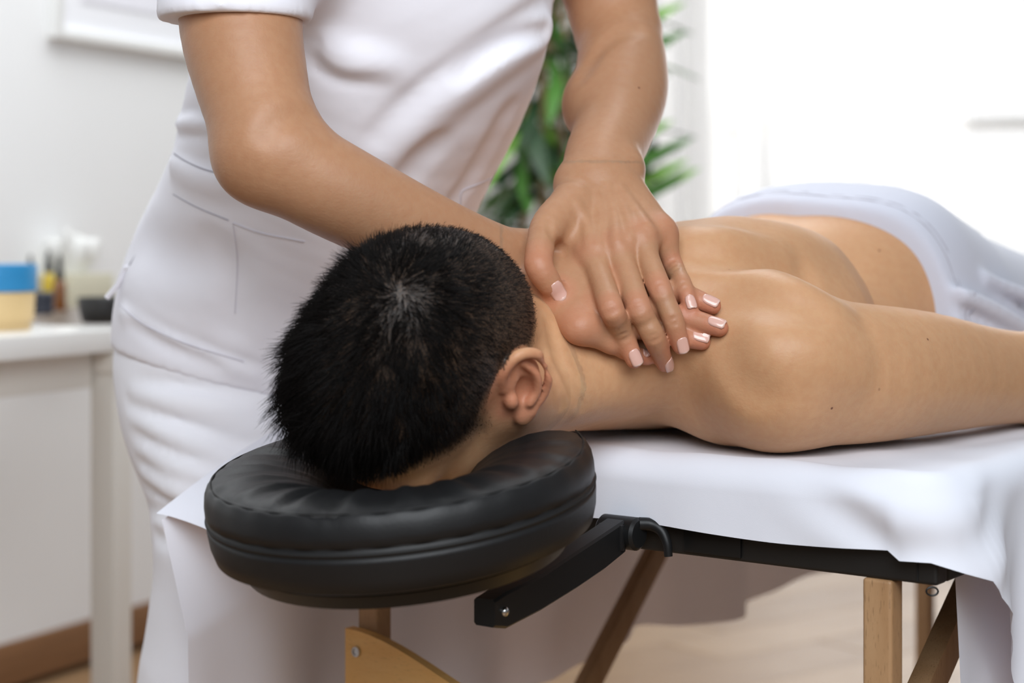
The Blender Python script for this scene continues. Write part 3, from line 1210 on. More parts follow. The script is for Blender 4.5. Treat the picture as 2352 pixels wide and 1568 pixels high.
man.tube([(0.215, 0.055, 0.775), (0.245, 0.13, 0.770), (0.265, 0.22, 0.7655), (0.285, 0.33, 0.7565), (0.285, 0.415, 0.751), (0.28, 0.5, 0.746), (0.27, 0.6, 0.738), (0.255, 0.72, 0.73)],
         [0.064, 0.061, 0.056, 0.046, 0.043, 0.043, 0.034, 0.026], 0.02)
# small of the back and sacrum
man.ball((U0, 0.455, 0.842), (0.122, 0.095, 0.068), 0.04)
# neck
man.tube([HP(0, -0.02, -0.005), (U0 - 0.004, -0.095, 0.776), (U0, -0.04, 0.778), (U0, 0.03, 0.795)], [0.060, 0.056, 0.060, 0.07], 0.028)
man.tube([HP(0.01, -0.05, 0.045), (U0 - 0.005, -0.08, 0.806), (U0, 0.03, 0.845)], [0.03, 0.030, 0.03], 0.03)
# throat side muscle
man.tube([HP(0.060, -0.055, -0.005), (U0 - 0.052, -0.075, 0.762), (U0 - 0.06, 0.0, 0.765)], [0.020, 0.024, 0.024], 0.025)
# head: cranium, brow, jaw, cheeks, nose, chin
man.ball(HP(0, 0.018, 0.012), (0.0745, 0.090, 0.092), 0.02, HROT)
man.ball(HP(0, 0.040, -0.030), (0.066, 0.062, 0.062), 0.03, HROT)
man.ball(HP(0, -0.020, 0.040), (0.064, 0.062, 0.060), 0.03, HROT)
man.ball(HP(0, -0.030, -0.050), (0.060, 0.068, 0.046), 0.03, HROT)
man.ball(HP(0.040, -0.035, -0.062), (0.026, 0.030, 0.028), 0.02, HROT)
man.ball(HP(-0.040, -0.035, -0.062), (0.026, 0.030, 0.028), 0.02, HROT)
man.tube([HP(0.058, -0.045, -0.010), HP(0.052, -0.085, -0.035), HP(0.02, -0.110, -0.078), HP(-0.02, -0.110, -0.078), HP(-0.052, -0.085, -0.035), HP(-0.058, -0.045, -0.010)],
         [0.020, 0.021, 0.019, 0.019, 0.021, 0.020], 0.03)
man.tube([HP(0, 0.012, -0.092), HP(0, -0.03, -0.110)], [0.010, 0.014], 0.012)
man.tube([HP(-0.045, 0.018, -0.078), HP(0, 0.016, -0.090), HP(0.045, 0.018, -0.078)], [0.012, 0.013, 0.012], 0.02)
man.tube([HP(-0.024, -0.07, -0.090), HP(0, -0.068, -0.098), HP(0.024, -0.07, -0.090)], [0.007, 0.009, 0.007], 0.01)


def grow_ear(sh, side):
    c = HP(side * 0.0785, -0.020, 0.015)
    out = unit(side * HX)
    if side > 0:
        a = unit([-0.25, -0.50, 0.80])            # lobe to top
    else:
        a = unit(0.62 * HYv + 0.78 * HZ)
    w = np.cross(out, a) * side                   # towards the back of the head
    w = unit(w + 0.32 * out)
    n = out
    R = np.stack([a, w, np.cross(a, w)])
    E = lambda s, t, o: c + a * (s * 1.12) + w * (t * 1.02) + out * o
    sh.ball(E(0, 0.004, 0.002), (0.027, 0.017, 0.006), 0.006, R)
    sh.tube([E(0.002, -0.013, 0.002), E(0.018, -0.013, 0.005), E(0.030, -0.002, 0.008), E(0.026, 0.013, 0.010), E(0.010, 0.021, 0.011), E(-0.010, 0.018, 0.009), E(-0.023, 0.007, 0.006)],
            [0.0030, 0.0042, 0.0048, 0.0044, 0.0038, 0.0034, 0.0038], 0.003)
    sh.ball(E(-0.026, 0.001, 0.005), (0.0085, 0.0085, 0.005), 0.006, R)
    sh.ball(E(-0.002, 0.001, 0.009), (0.0135, 0.0085, 0.0085), 0.004, R, True)
    sh.ball(E(0.015, 0.003, 0.011), (0.010, 0.007, 0.006), 0.004, R, True)
    sh.tube([E(0.020, 0.004, 0.006), E(0.008, 0.0115, 0.009), E(-0.006, 0.0105, 0.009), E(-0.014, 0.004, 0.008)], [0.0026, 0.0034, 0.0034, 0.0040], 0.003)
    sh.ball(E(-0.008, -0.010, 0.006), (0.0065, 0.0050, 0.0050), 0.004, R)


grow_ear(man, 1)
grow_ear(man, -1)

mf = man.field((-0.34, -0.36, 0.66), (0.36, 0.78, 0.99), 0.005)


def man_sample(p):
    return mf.sample(W2T(p))


def man_hit(px, py):
    return raycast(man_sample, px, py)


# skin folds where the neck meets the shoulder
def carve(sh, hit, sample, poly, r, depth, k, conv=lambda p: p, sub=True):
    pts = []
    line = catmull(np.array(poly, float), 4)
    full = depth
    for q, (px, py) in enumerate(line):
        depth = full * (0.02 + 0.98 * math.sin(math.pi * q / (len(line) - 1)) ** 0.7)      # runs out at both ends
        Y = hit(px, py)
        if Y is None:
            continue
        g = []
        p0 = P(px, py, Y)
        for ax in range(3):
            e = np.zeros(3)
            e[ax] = 0.006
            g.append(sample(p0 + e) - sample(p0 - e))
        n = unit(np.array(g) + 1e-9)
        pts.append(conv(p0 + n * ((r - depth) if sub else -(r - depth))))
    if len(pts) > 1:
        rr = np.full(len(pts), r)
        sh.tube(np.array(pts), rr, k, sub=sub, steps=1)


carve(man, man_hit, man_sample, [(1262, 745), (1285, 830), (1315, 890), (1340, 935)], 0.006, 0.0016, 0.006, W2T)
carve(man, man_hit, man_sample, [(1240, 790), (1270, 860), (1290, 930)], 0.005, 0.0010, 0.006, W2T)
# shoulder blade ridges and hollows
for poly, r_, hg_, sb_ in (([(1610, 640), (1690, 632), (1770, 640), (1850, 672), (1920, 712)], 0.018, 0.0035, False),
                           ([(1640, 690), (1740, 700), (1850, 735)], 0.022, 0.003, True),
                           ([(1690, 790), (1712, 840), (1735, 890)], 0.024, 0.004, True),
                           ([(1640, 585), (1740, 590), (1830, 625)], 0.020, 0.003, True),
                           ([(1600, 548), (1700, 556), (1790, 590)], 0.018, 0.003, False),
                           ([(1760, 800), (1860, 800), (1960, 830)], 0.024, 0.003, False)):
    carve(man, man_hit, man_sample, poly, r_, hg_, 0.02, W2T, sub=sb_)
# spine furrow
man.tube([(U0, 0.05, 0.905), (U0, 0.2, 0.903), (U0, 0.30, 0.892), (U0, 0.35, 0.893)], [0.014, 0.016, 0.016, 0.012], 0.03, sub=True)

HEAD_LO, HEAD_HI = np.array([-0.085, -0.345, 0.66]), np.array([0.150, -0.085, 0.925])
Vb, Fb = man.field((-0.34, -0.36, 0.66), (0.36, 0.88, 0.99), 0.0034).mesh(3, skip=lambda c: np.all((c > HEAD_LO + 0.004) & (c < HEAD_HI - 0.004), 1))
Vh, Fh = man.field(HEAD_LO - 0.012, HEAD_HI + 0.012, 0.0017).mesh(3, skip=lambda c: ~np.all((c > HEAD_LO) & (c < HEAD_HI), 1))
Vm, Fm = join((Vb, Fb), (Vh, Fh))
hd = (Vm - HC) @ HROT.T                                   # head coordinates: left, up, back


def seg_dist(Pq, A, B):
    d = B - A
    t = np.clip(((Pq - A) @ d) / (d @ d), 0, 1)
    return np.linalg.norm(Pq - A - t[:, None] * d, axis=1)


def hairline(h):
    """signed distance (side view, head coordinates): positive inside the hair"""
    poly = np.array([(-0.072, 0.20), (-0.072, 0.066), (-0.060, 0.040), (-0.035, 0.024), (-0.006, 0.020), (0.000, -0.004), (-0.020, -0.020),
                     (-0.022, -0.032), (0.004, -0.036), (0.022, -0.048), (0.046, -0.056), (0.060, -0.070), (0.074, -0.13), (0.3, -0.13), (0.3, 0.2)])
    q = h[:, 1:3]
    inside = np.zeros(len(q), bool)
    dist = np.full(len(q), 9.0)
    for i in range(len(poly)):
        A, B = poly[i], poly[(i + 1) % len(poly)]
        dist = np.minimum(dist, seg_dist(q, A, B))
        c = (A[1] > q[:, 1]) != (B[1] > q[:, 1])
        with np.errstate(divide='ignore', invalid='ignore'):
            xi = A[0] + (q[:, 1] - A[1]) * (B[0] - A[0]) / (B[1] - A[1])
        inside ^= c & (q[:, 0] < xi)
    return np.where(inside, dist, -dist)


hl = hairline(hd)
near_head = (Vm[:, 1] < -0.10)
ear_d = np.linalg.norm((hd - np.array([0.0, -0.020, 0.016])) * np.array([0, 1, 1]), axis=1)
ear_c = (np.abs(hd[:, 0]) > 0.068) & ((ear_d < 0.030) | ((np.abs(hd[:, 0]) > 0.0775) & (ear_d < 0.048)))
scalp = np.clip(hl / 0.020, 0, 1) ** 0.7 * near_head
scalp[ear_c] = 0
beard = np.clip((0.012 - hd[:, 1]) / 0.05, 0, 1) * np.clip((0.03 - hd[:, 2]) / 0.05, 0, 1) * np.clip((hd[:, 1] + 0.14) / 0.03, 0, 1) * near_head * 0.22
flush = 0.42 * np.clip((0.040 - ear_d) / 0.012, 0, 1) * np.clip((np.abs(hd[:, 0]) - 0.068) / 0.008, 0, 1)
flush = np.maximum(flush, 0.28 * np.clip(1 - np.linalg.norm(hd - np.array([0.07, -0.05, 0.0]), axis=1) / 0.05, 0, 1))
Wm = T2W(Vm)
Fm = Fm[:, ::-1] if np.linalg.det(np.array([[TE[0], TE[1]], [TL[0], TL[1]]])) < 0 else Fm
me = fast_mesh('person_body', Wm, Fm)
attr(me, 'flush', flush)
attr(me, 'scalp', np.maximum(scalp, beard))
man_obj = tag(link('person', me, M['skin_man']), 'shirtless man lying face down with his head in the black cradle', 'person')

# ------------------------------------------------------------------ his hair: tapered strands growing from the scalp
Nw = vnormals(Wm, Fm)
cand = np.where((hl > 0.0005) & near_head & ~ear_c)[0]
hn = Nw @ np.stack([np.array([*TE, 0]), np.array([*TL, 0]), np.array([0, 0, 1.0])]).T @ HROT.T      # normals in head coordinates


def grow_hair():
    N = 26000
    # choose by area: fine head mesh is even, so uniform picks do
    pick = cand[rng.integers(0, len(cand), N)]
    h0, n0 = hd[pick], hn[pick]
    keep = (h0 * n0).sum(1) > 0
    pick, h0, n0 = pick[keep], h0[keep], n0[keep]
    N = len(pick)
    h0 = h0 + rng.normal(0, 0.0009, (N, 3))
    whorl = np.array([0.012, 0.078, 0.062])
    away = h0 - whorl
    away -= n0 * (away * n0).sum(1)[:, None]
    dist = np.linalg.norm(h0 - whorl, axis=1)
    away /= np.linalg.norm(away, axis=1)[:, None] + 1e-9
    swirl = np.cross(n0, away)
    flow = away + swirl * (0.55 * np.exp(-dist / 0.03))[:, None]
    front = np.clip((0.05 - h0[:, 2]) / 0.10, 0, 1)            # 1 towards the forehead
    top = np.clip((h0[:, 1] - 0.0) / 0.07, 0, 1)
    side = np.clip((np.abs(h0[:, 0]) - 0.045) / 0.03, 0, 1)
    L = 0.004 + 0.030 * top * (0.45 + 0.55 * front) * (1 - 0.75 * side)
    L *= np.clip(hl[pick] / 0.035, 0.16, 1)
    back = np.clip((h0[:, 2] - 0.02) / 0.05, 0, 1) * (1 - top)
    L = np.where(back > 0.2, np.minimum(L, 0.010), L)
    L *= rng.uniform(0.65, 1.25, N)
    lift = 0.55 + 0.25 * rng.random(N) + 0.25 * (L < 0.008)
    # clumps
    ck = rng.normal(0, 1, (420, 3))
    cpos = h0[rng.integers(0, N, 420)]
    ci = np.argmin(((h0[:, None, :] - cpos[None, :, :]) ** 2).sum(2), 1)
    jit = ck[ci] * 0.26 + rng.normal(0, 0.16, (N, 3))
    d0 = n0 * lift[:, None] + flow * 0.8 + jit
    d0 /= np.linalg.norm(d0, axis=1)[:, None]
    K = 4
    pts = [h0 - n0 * 0.0006]
    d = d0
    down = -HYv @ HROT.T * 0
    for k in range(K):
        pts.append(pts[-1] + d * (L / K)[:, None])
        d = d + flow * 0.16 - n0 * 0.10
        d /= np.linalg.norm(d, axis=1)[:, None]
    pts = np.stack(pts, 1)                                     # N, K+1, 3
    r0 = np.where(L > 0.008, 0.00026, 0.00019)
    sx = np.cross(d0, n0 + 0.3)
    sx /= np.linalg.norm(sx, axis=1)[:, None] + 1e-9
    sy = np.cross(d0, sx)
    V = np.zeros((N, K + 1, 3, 3))
    for k in range(K + 1):
        rr = r0 * (1 - 0.85 * (k / K) ** 1.6)
        for j in range(3):
            a = 2 * math.pi * j / 3
            V[:, k, j] = pts[:, k] + rr[:, None] * (math.cos(a) * sx + math.sin(a) * sy)
    Fq = []
    for k in range(K):
        for j in range(3):
            Fq.append((k * 3 + j, k * 3 + (j + 1) % 3, (k + 1) * 3 + (j + 1) % 3, (k + 1) * 3 + j))
    Fq = np.array(Fq)
    allF = (Fq[None] + (np.arange(N) * (K + 1) * 3)[:, None, None]).reshape(-1, 4)
    Vl = HC + V.reshape(-1, 3) @ HROT
    return T2W(Vl), allF


hv, hf = grow_hair()
tag(link('hair', fast_mesh('hair', hv, hf), M['hair'], man_obj), 'short black hair clipped close at the nape', kind='stuff')
tow = Shape(0.06)
tow.tube([(U0, 0.30, 0.787), (U0, 0.45, 0.798), (U0, 0.56, 0.803), (U0, 0.70, 0.79), (U0, 0.95, 0.765), (U0, 1.3, 0.745)],
         [0.152, 0.163, 0.172, 0.165, 0.15, 0.13], 0.02, [0.62, 0.645, 0.64, 0.56, 0.45, 0.4], (0, 0, 1))
for s in (-1, 1):
    tow.ball((U0 + s * 0.068, 0.515, 0.852), (0.088, 0.105, 0.090), 0.06)
    tow.tube([(U0 + s * 0.075, 0.62, 0.81), (U0 + s * 0.08, 0.9, 0.785), (U0 + s * 0.09, 1.3, 0.765)], [0.088, 0.075, 0.055], 0.05)
tow.ball((U0, 0.505, 0.853), (0.080, 0.105, 0.082), 0.05)
# the cloth falls to the table on both sides
tow.tube([(U0 - 0.15, 0.46, 0.745), (U0 - 0.17, 0.62, 0.74), (U0 - 0.17, 1.3, 0.735)], [0.045, 0.050, 0.045], 0.05)
tow.tube([(U0 + 0.15, 0.46, 0.745), (U0 + 0.17, 0.62, 0.74), (U0 + 0.17, 1.3, 0.735)], [0.045, 0.050, 0.045], 0.05)
for u_, a_ in ((-0.150, 0.50), (-0.128, 0.56), (-0.165, 0.62)):
    tow.tube([(u_ + 0.02, a_ - 0.09, 0.845), (u_ - 0.01, a_ + 0.0, 0.815), (u_ - 0.035, a_ + 0.10, 0.775)], [0.006, 0.009, 0.008], 0.012)
# front edge: runs straight over the back, hooks forward at the sides
tow.cut(lambda x, y, z: (0.428 - 0.13 * (x - U0) * (x < U0) + 0.12 * (x - U0) * (x > U0) + 0.005 * np.sin((x - U0) * 30) + 0 * z) - y, lo=(-0.5, 0, 0.6), hi=(0.5, 0.6, 1.1), k=0.006)
tow.cut(lambda x, y, z: 0.7085 - z + 0 * x + 0 * y, lo=(-0.5, 0.2, 0.5), hi=(0.5, 1.6, 0.8), k=0.004)
Vt, Ft = tow.field((-0.26, 0.33, 0.69), (0.30, 1.35, 1.0), 0.0046).mesh(3)
tlw = tag(link('towel', fast_mesh('towel', T2W(Vt), Ft[:, ::-1]), M['towel']), 'thick white terry towel covering his hips and legs', 'towel')
# woven border near the towel's edge
tfld = tow.field((-0.26, 0.33, 0.69), (0.30, 0.60, 1.0), 0.005)
for dv_, rad in ((0.012, 0.0010), (0.018, 0.0008)):
    pts = []
    for ang in np.linspace(-0.15, math.pi + 0.15, 70):
        c = np.array([U0, 0.43 + dv_, 0.80])
        d = np.array([-math.cos(ang), 0.0, math.sin(ang) * 0.8])
        ts = np.linspace(0.30, 0.0, 240)
        pp = c + d * ts[:, None]
        pp[:, 1] = 0.430 + dv_ - 0.13 * (pp[:, 0] - U0) * (pp[:, 0] < U0) + 0.12 * (pp[:, 0] - U0) * (pp[:, 0] > U0) + 0.005 * np.sin((pp[:, 0] - U0) * 30)
        sd = tfld.sample(pp)
        i = np.argmax(sd < 0)
        if sd[i] < 0 and pp[i, 2] > 0.715:
            pts.append(pp[i])
    if len(pts) > 3:
        link('border_stitch', sweep_mesh('border_stitch', T2W(np.array(pts)), rad, 6), M['dark_thread'], tlw)
# ------------------------------------------------------------------ the woman giving the massage (world coordinates)
FACE = unit([0.77, -0.64, 0])                   # where she faces
wom = Shape(0.022)
# trunk under the uniform
TRUNK = [P(630, 860, 1.88), P(655, 720, 1.88), P(720, 520, 1.84), P(762, 380, 1.80), P(815, 220, 1.76), P(880, 60, 1.72), P(920, -100, 1.68), P(940, -250, 1.66)]
TR = [0.146, 0.160, 0.160, 0.160, 0.163, 0.166, 0.155, 0.10]
TQ = [0.74, 0.74, 0.76, 0.78, 0.80, 0.78, 0.72, 0.7]
wom.tube(TRUNK, TR, 0.02, TQ, FACE)
# right arm (image left)
RA = [P(610, -170, 1.52), P(560, -60, 1.47), P(554, 60, 1.445), P(578, 190, 1.425), P(612, 318, 1.405)]
wom.tube(RA, [0.058, 0.0535, 0.0508, 0.0462, 0.0410], 0.02)
wom.ball(P(588, 388, 1.405), (0.022, 0.022, 0.022), 0.03)
wom.tube([P(622, 342, 1.405), P(690, 392, 1.405), P(820, 462, 1.418), P(960, 528, 1.442), P(1080, 576, 1.472), P(1180, 612, 1.505)],
         [0.0410, 0.0405, 0.0388, 0.0352, 0.0315, 0.0300], 0.022, steps=5)
# left arm (image right)
wom.tube([P(1340, -170, 1.74), P(1392, -40, 1.765), P(1418, 70, 1.755)], [0.055, 0.048, 0.0440], 0.02)
wom.tube([P(1425, 90, 1.745), P(1428, 150, 1.715), P(1424, 215, 1.68), P(1408, 300, 1.625), P(1385, 360, 1.575), P(1370, 425, 1.538)],
         [0.0415, 0.0445, 0.0455, 0.0375, 0.0345, 0.0330], 0.008, steps=5)
wom.ball(P(1350, 245, 1.675), (0.024, 0.04, 0.03), 0.02)

# neck and head, bent over the table, above the picture's top edge
NB = P(935, -260, 1.655)
WF = unit(FACE * 0.72 + np.array([0, 0, -0.69]))        # the way she looks
WU = unit(np.array([0, 0, 0.72]) + FACE * 0.69)
WS = np.cross(WU, WF)
WC = NB + np.array([0, 0, 0.165]) + FACE * 0.085
WR = np.stack([WS, WU, WF])
WH = lambda x, y, z: WC + WS * x + WU * y + WF * z
wom.tube([NB - np.array([0, 0, 0.05]), NB + np.array([0, 0, 0.03]) + FACE * 0.01, WH(0, -0.06, -0.02)], [0.075, 0.052, 0.050], 0.03)
wom.ball(WH(0, 0.02, -0.01), (0.070, 0.085, 0.088), 0.02, WR)
wom.ball(WH(0, -0.035, 0.045), (0.054, 0.068, 0.044), 0.03, WR)
wom.tube([WH(-0.048, -0.06, 0.0), WH(-0.02, -0.105, 0.062), WH(0.02, -0.105, 0.062), WH(0.048, -0.06, 0.0)], 0.018, 0.03)
wom.tube([WH(0, 0.008, 0.085), WH(0, -0.03, 0.104)], [0.008, 0.012], 0.010)
wom.tube([WH(-0.04, 0.016, 0.072), WH(0, 0.014, 0.082), WH(0.04, 0.016, 0.072)], 0.011, 0.02)
wom.tube([WH(-0.020, -0.064, 0.084), WH(0, -0.062, 0.092), WH(0.020, -0.064, 0.084)], [0.006, 0.009, 0.006], 0.008)
for s_ in (-1, 1):
    wom.ball(WH(s_ * 0.030, -0.004, 0.082), (0.013, 0.006, 0.006), 0.006, WR, True)
    wom.ball(WH(s_ * 0.072, -0.02, -0.008), (0.007, 0.028, 0.016), 0.006, WR)

# ---- right hand, lying flat on his shoulder under the other one
RH_MCP = {'little': (1332, 752), 'ring': (1372, 722), 'middle': (1400, 690), 'index': (1418, 655)}
RH = {'little': [(1332, 752), (1398, 788), (1440, 806), (1486, 822)],
      'ring': [(1372, 722), (1470, 752), (1540, 768), (1612, 784)],
      'middle': [(1400, 690), (1500, 712), (1580, 732), (1652, 752)],
      'index': [(1418, 655), (1510, 664), (1580, 680), (1636, 702)]}
RW = P(1185, 615, 1.508)


def on(sample, px, py, lift):
    Y = raycast(sample, px, py)
    return (Y if Y is not None else 1.55) - lift


nail_spots = []
flush_spots = []
for f, js in RH.items():
    r = {'little': 0.0078, 'ring': 0.0090, 'middle': 0.0095, 'index': 0.0092}[f]
    Yt = [on(man_sample, *j, l) for j, l in zip(js, (0.014, 0.012, 0.008, 0.005))]
    Yt[0] = min(Yt[0], 1.50 if f != 'index' else 1.515)
    pts = [P(*j, y) for j, y in zip(js, Yt)]
    wom.tube([pts[0], (pts[0] + pts[1]) / 2, pts[1], (pts[1] + pts[2]) / 2, pts[2], pts[3]], [r * 1.12, r * 1.0, r * 1.10, r * 0.96, r * 1.0, r * 0.80], 0.004)
    wom.tube([RW, RW * 0.45 + pts[0] * 0.55, pts[0]], [0.020, 0.0165, 0.0125], 0.018, 0.9, (0, -0.5, 0.85))
    nail_spots.append((pts[2], pts[3], r * 0.92, 'right'))
    flush_spots += [(pts[0], 0.016, 0.45), (pts[1], 0.010, 0.35), (pts[3], 0.016, 0.55)]
wom.ball(P(1262, 690, 1.487), (0.026, 0.030, 0.020), 0.02)
wom.ball(P(1300, 735, 1.480), (0.018, 0.020, 0.013), 0.015)
wom.tube([RW, P(1260, 600, 1.520), P(1330, 600, 1.530)], [0.028, 0.026, 0.018], 0.015)
# right thumb, hidden under the left hand
wom.tube([RW, P(1300, 600, 1.53), P(1370, 600, 1.535), P(1420, 620, 1.53)], [0.018, 0.014, 0.011, 0.009], 0.01)

# ---- left hand on top
tmp = Shape()
tmp.ops = [o for o in wom.ops]
wf0 = tmp.field((-0.02, 1.38, 0.72), (0.24, 1.62, 0.94), 0.003)


def both_sample(p):
    return np.minimum(man_sample(p), wf0.sample(p))


LH = {'index': [(1363, 590), (1404, 708), (1433, 773), (1457, 826)],
      'middle': [(1419, 572), (1466, 704), (1502, 775), (1527, 834)],
      'ring': [(1470, 548), (1515, 662), (1547, 737), (1564, 795)],
      'little': [(1517, 535), (1546, 608), (1569, 655), (1586, 704)]}
LW = P(1370, 425, 1.536)
for f, js in LH.items():
    r = {'little': 0.0082, 'ring': 0.0094, 'middle': 0.0100, 'index': 0.0098}[f]
    mY = {'index': 1.472, 'middle': 1.472, 'ring': 1.480, 'little': 1.494}[f]
    Yt = [mY] + [on(both_sample, *j, l) for j, l in zip(js[1:], (0.012, 0.009, 0.007))]
    Yt[1] = min(Yt[1], mY + 0.004)
    Yt[2] = 0.5 * Yt[2] + 0.5 * (0.5 * (Yt[1] + Yt[3])) if abs(Yt[2] - 0.5 * (Yt[1] + Yt[3])) > 0.012 else Yt[2]
    pts = [P(*j, y) for j, y in zip(js, Yt)]
    wom.tube([pts[0], (pts[0] + pts[1]) / 2, pts[1], (pts[1] + pts[2]) / 2, pts[2], pts[3]], [r * 1.20, r * 1.04, r * 1.06, r * 0.95, r * 0.95, r * 0.74], 0.004)
    # metacarpals fill the back of the hand
    wst = LW + np.array({'index': (-0.018, 0, 0), 'middle': (-0.006, -0.002, 0), 'ring': (0.008, 0, 0), 'little': (0.020, 0.003, 0)}[f])
    wom.tube([wst, wst * 0.5 + pts[0] * 0.5 + np.array([0, 0.004, 0.002]), pts[0] + np.array([0, 0.002, 0])], [0.0175, 0.0155, 0.0135], 0.016)
    wom.tube([wst * 0.75 + pts[0] * 0.25 + np.array([0, -0.0125, 0.004]), pts[0] + np.array([0, -0.0100, 0.002])], [0.0022, 0.0030], 0.007)
    nail_spots.append((pts[2], pts[3], r * 0.86, 'left'))
    flush_spots += [(pts[0], 0.014, 0.45), (pts[1], 0.011, 0.45), (pts[2], 0.008, 0.25), (pts[3], 0.016, 0.5)]
# left thumb, bent, gripping the edge of the other wrist
tj = [P(1318, 470, 1.505), P(1266, 515, 1.480), P(1244, 556, 1.460), P(1238, 608, 1.440), P(1258, 645, 1.440), P(1277, 670, 1.444)]
wom.tube(tj, [0.020, 0.0165, 0.0125, 0.0118, 0.0108, 0.0080], 0.007)
wom.tube([P(1318, 470, 1.515), P(1335, 540, 1.492), P(1355, 590, 1.482)], [0.016, 0.014, 0.012], 0.014)
wom.ball(P(1228, 608, 1.438), 0.0060, 0.006)
nail_spots.append((tj[4] + (tj[3] - tj[4]) * 0.3, tj[5], 0.0100, 'thumb'))
flush_spots += [(tj[3], 0.016, 0.4), (tj[5], 0.014, 0.4)]
wom.ball(P(1445, 385, 1.55), (0.012, 0.014, 0.014), 0.016)
wom.ball(P(1298, 552, 1.492), 0.013, 0.012)

# creases over the finger joints and raised tendons and veins on the back of the hand
crease_at = []
for f, js in LH.items():
    for q, wpx in ((1, 20), (2, 16)):
        a_, b_, c_ = np.array(js[q - 1], float), np.array(js[q], float), np.array(js[q + 1], float)
        t_ = unit(c_ - a_)
        n_ = np.array([-t_[1], t_[0]])
        for off_ in ((-9, 0, 9) if q == 1 else (-4, 5)):
            m_ = b_ + t_ * off_
            crease_at.append([m_ - n_ * wpx * 0.8, m_ + t_ * (2 if off_ >= 0 else -2), m_ + n_ * wpx * 0.8])
HAND_LO, HAND_HI = np.array([-0.01, 1.40, 0.735]), np.array([0.20, 1.60, 0.955])
A_LO, A_HI = (-0.50, 1.30, 0.72), (0.24, 2.10, 1.60)
wfa = wom.field(A_LO, A_HI, 0.006)


def wom_hit(px, py):
    return raycast(wfa.sample, px, py)


wfh = wom.field(HAND_LO, HAND_HI, 0.0022)
hand_hit = lambda a, b: raycast(wfh.sample, a, b, n=1600)
for poly in crease_at:
    carve(wom, hand_hit, wfh.sample, poly, 0.0028, 0.0009, 0.0012)
for poly in ([(1372, 440), (1380, 500), (1372, 560)], [(1420, 440), (1440, 500), (1450, 545)], [(1330, 470), (1350, 520), (1352, 560)], [(1425, 430), (1470, 490), (1500, 530)], [(1395, 430), (1412, 500), (1415, 550)]):
    carve(wom, hand_hit, wfh.sample, poly, 0.0040, 0.0016, 0.005, sub=False)
carve(wom, hand_hit, wfh.sample, [(1258, 505), (1268, 540), (1290, 572)], 0.005, 0.0010, 0.004)
carve(wom, wom_hit, wfa.sample, [(1336, 178), (1352, 150), (1380, 110), (1420, 78), (1462, 68)], 0.010, 0.0022, 0.010)
carve(wom, wom_hit, wfa.sample, [(712, 276), (680, 268), (640, 280), (612, 310)], 0.010, 0.0020, 0.012)
Vb, Fb = wom.field(A_LO, A_HI, 0.0036).mesh(3, skip=lambda c: np.all((c > HAND_LO + 0.0022) & (c < HAND_HI - 0.0022), 1))
Vh, Fh = wom.field(HAND_LO - 0.01, HAND_HI + 0.01, 0.0013).mesh(2, skip=lambda c: ~np.all((c > HAND_LO) & (c < HAND_HI), 1))
Vw, Fw = join((Vb, Fb), (Vh, Fh))
fl = np.zeros(len(Vw))
for c, r, a in flush_spots:
    d = np.linalg.norm(Vw - c, axis=1)
    fl = np.maximum(fl, a * np.clip(1 - d / (r * 1.5), 0, 1) ** 0.8)
me = fast_mesh('person_body', Vw, Fw)
attr(me, 'flush', fl)
attr(me, 'scalp', np.zeros(len(Vw)))
wom_obj = tag(link('person', me, M['skin_woman']), 'standing woman in a white uniform pressing both hands on his upper back', 'person')

# her hair, tied at the back of the head
wh = Shape(0.03)
wh.ball(WH(0, 0.028, -0.016), (0.076, 0.090, 0.092), 0.02, WR)
wh.ball(WH(0, 0.030, -0.118), (0.034, 0.034, 0.032), 0.015, WR)
wh.ball(WH(0, -0.045, 0.075), (0.060, 0.085, 0.075), 0.015, WR, True)
wh.ball(WH(0, -0.110, 0.0), (0.09, 0.065, 0.09), 0.01, WR, True)
V_, F_ = wh.field(WC - 0.17, WC + 0.17, 0.004).mesh(3)
link('hair', fast_mesh('hair', V_, F_), M['hair'], wom_obj)

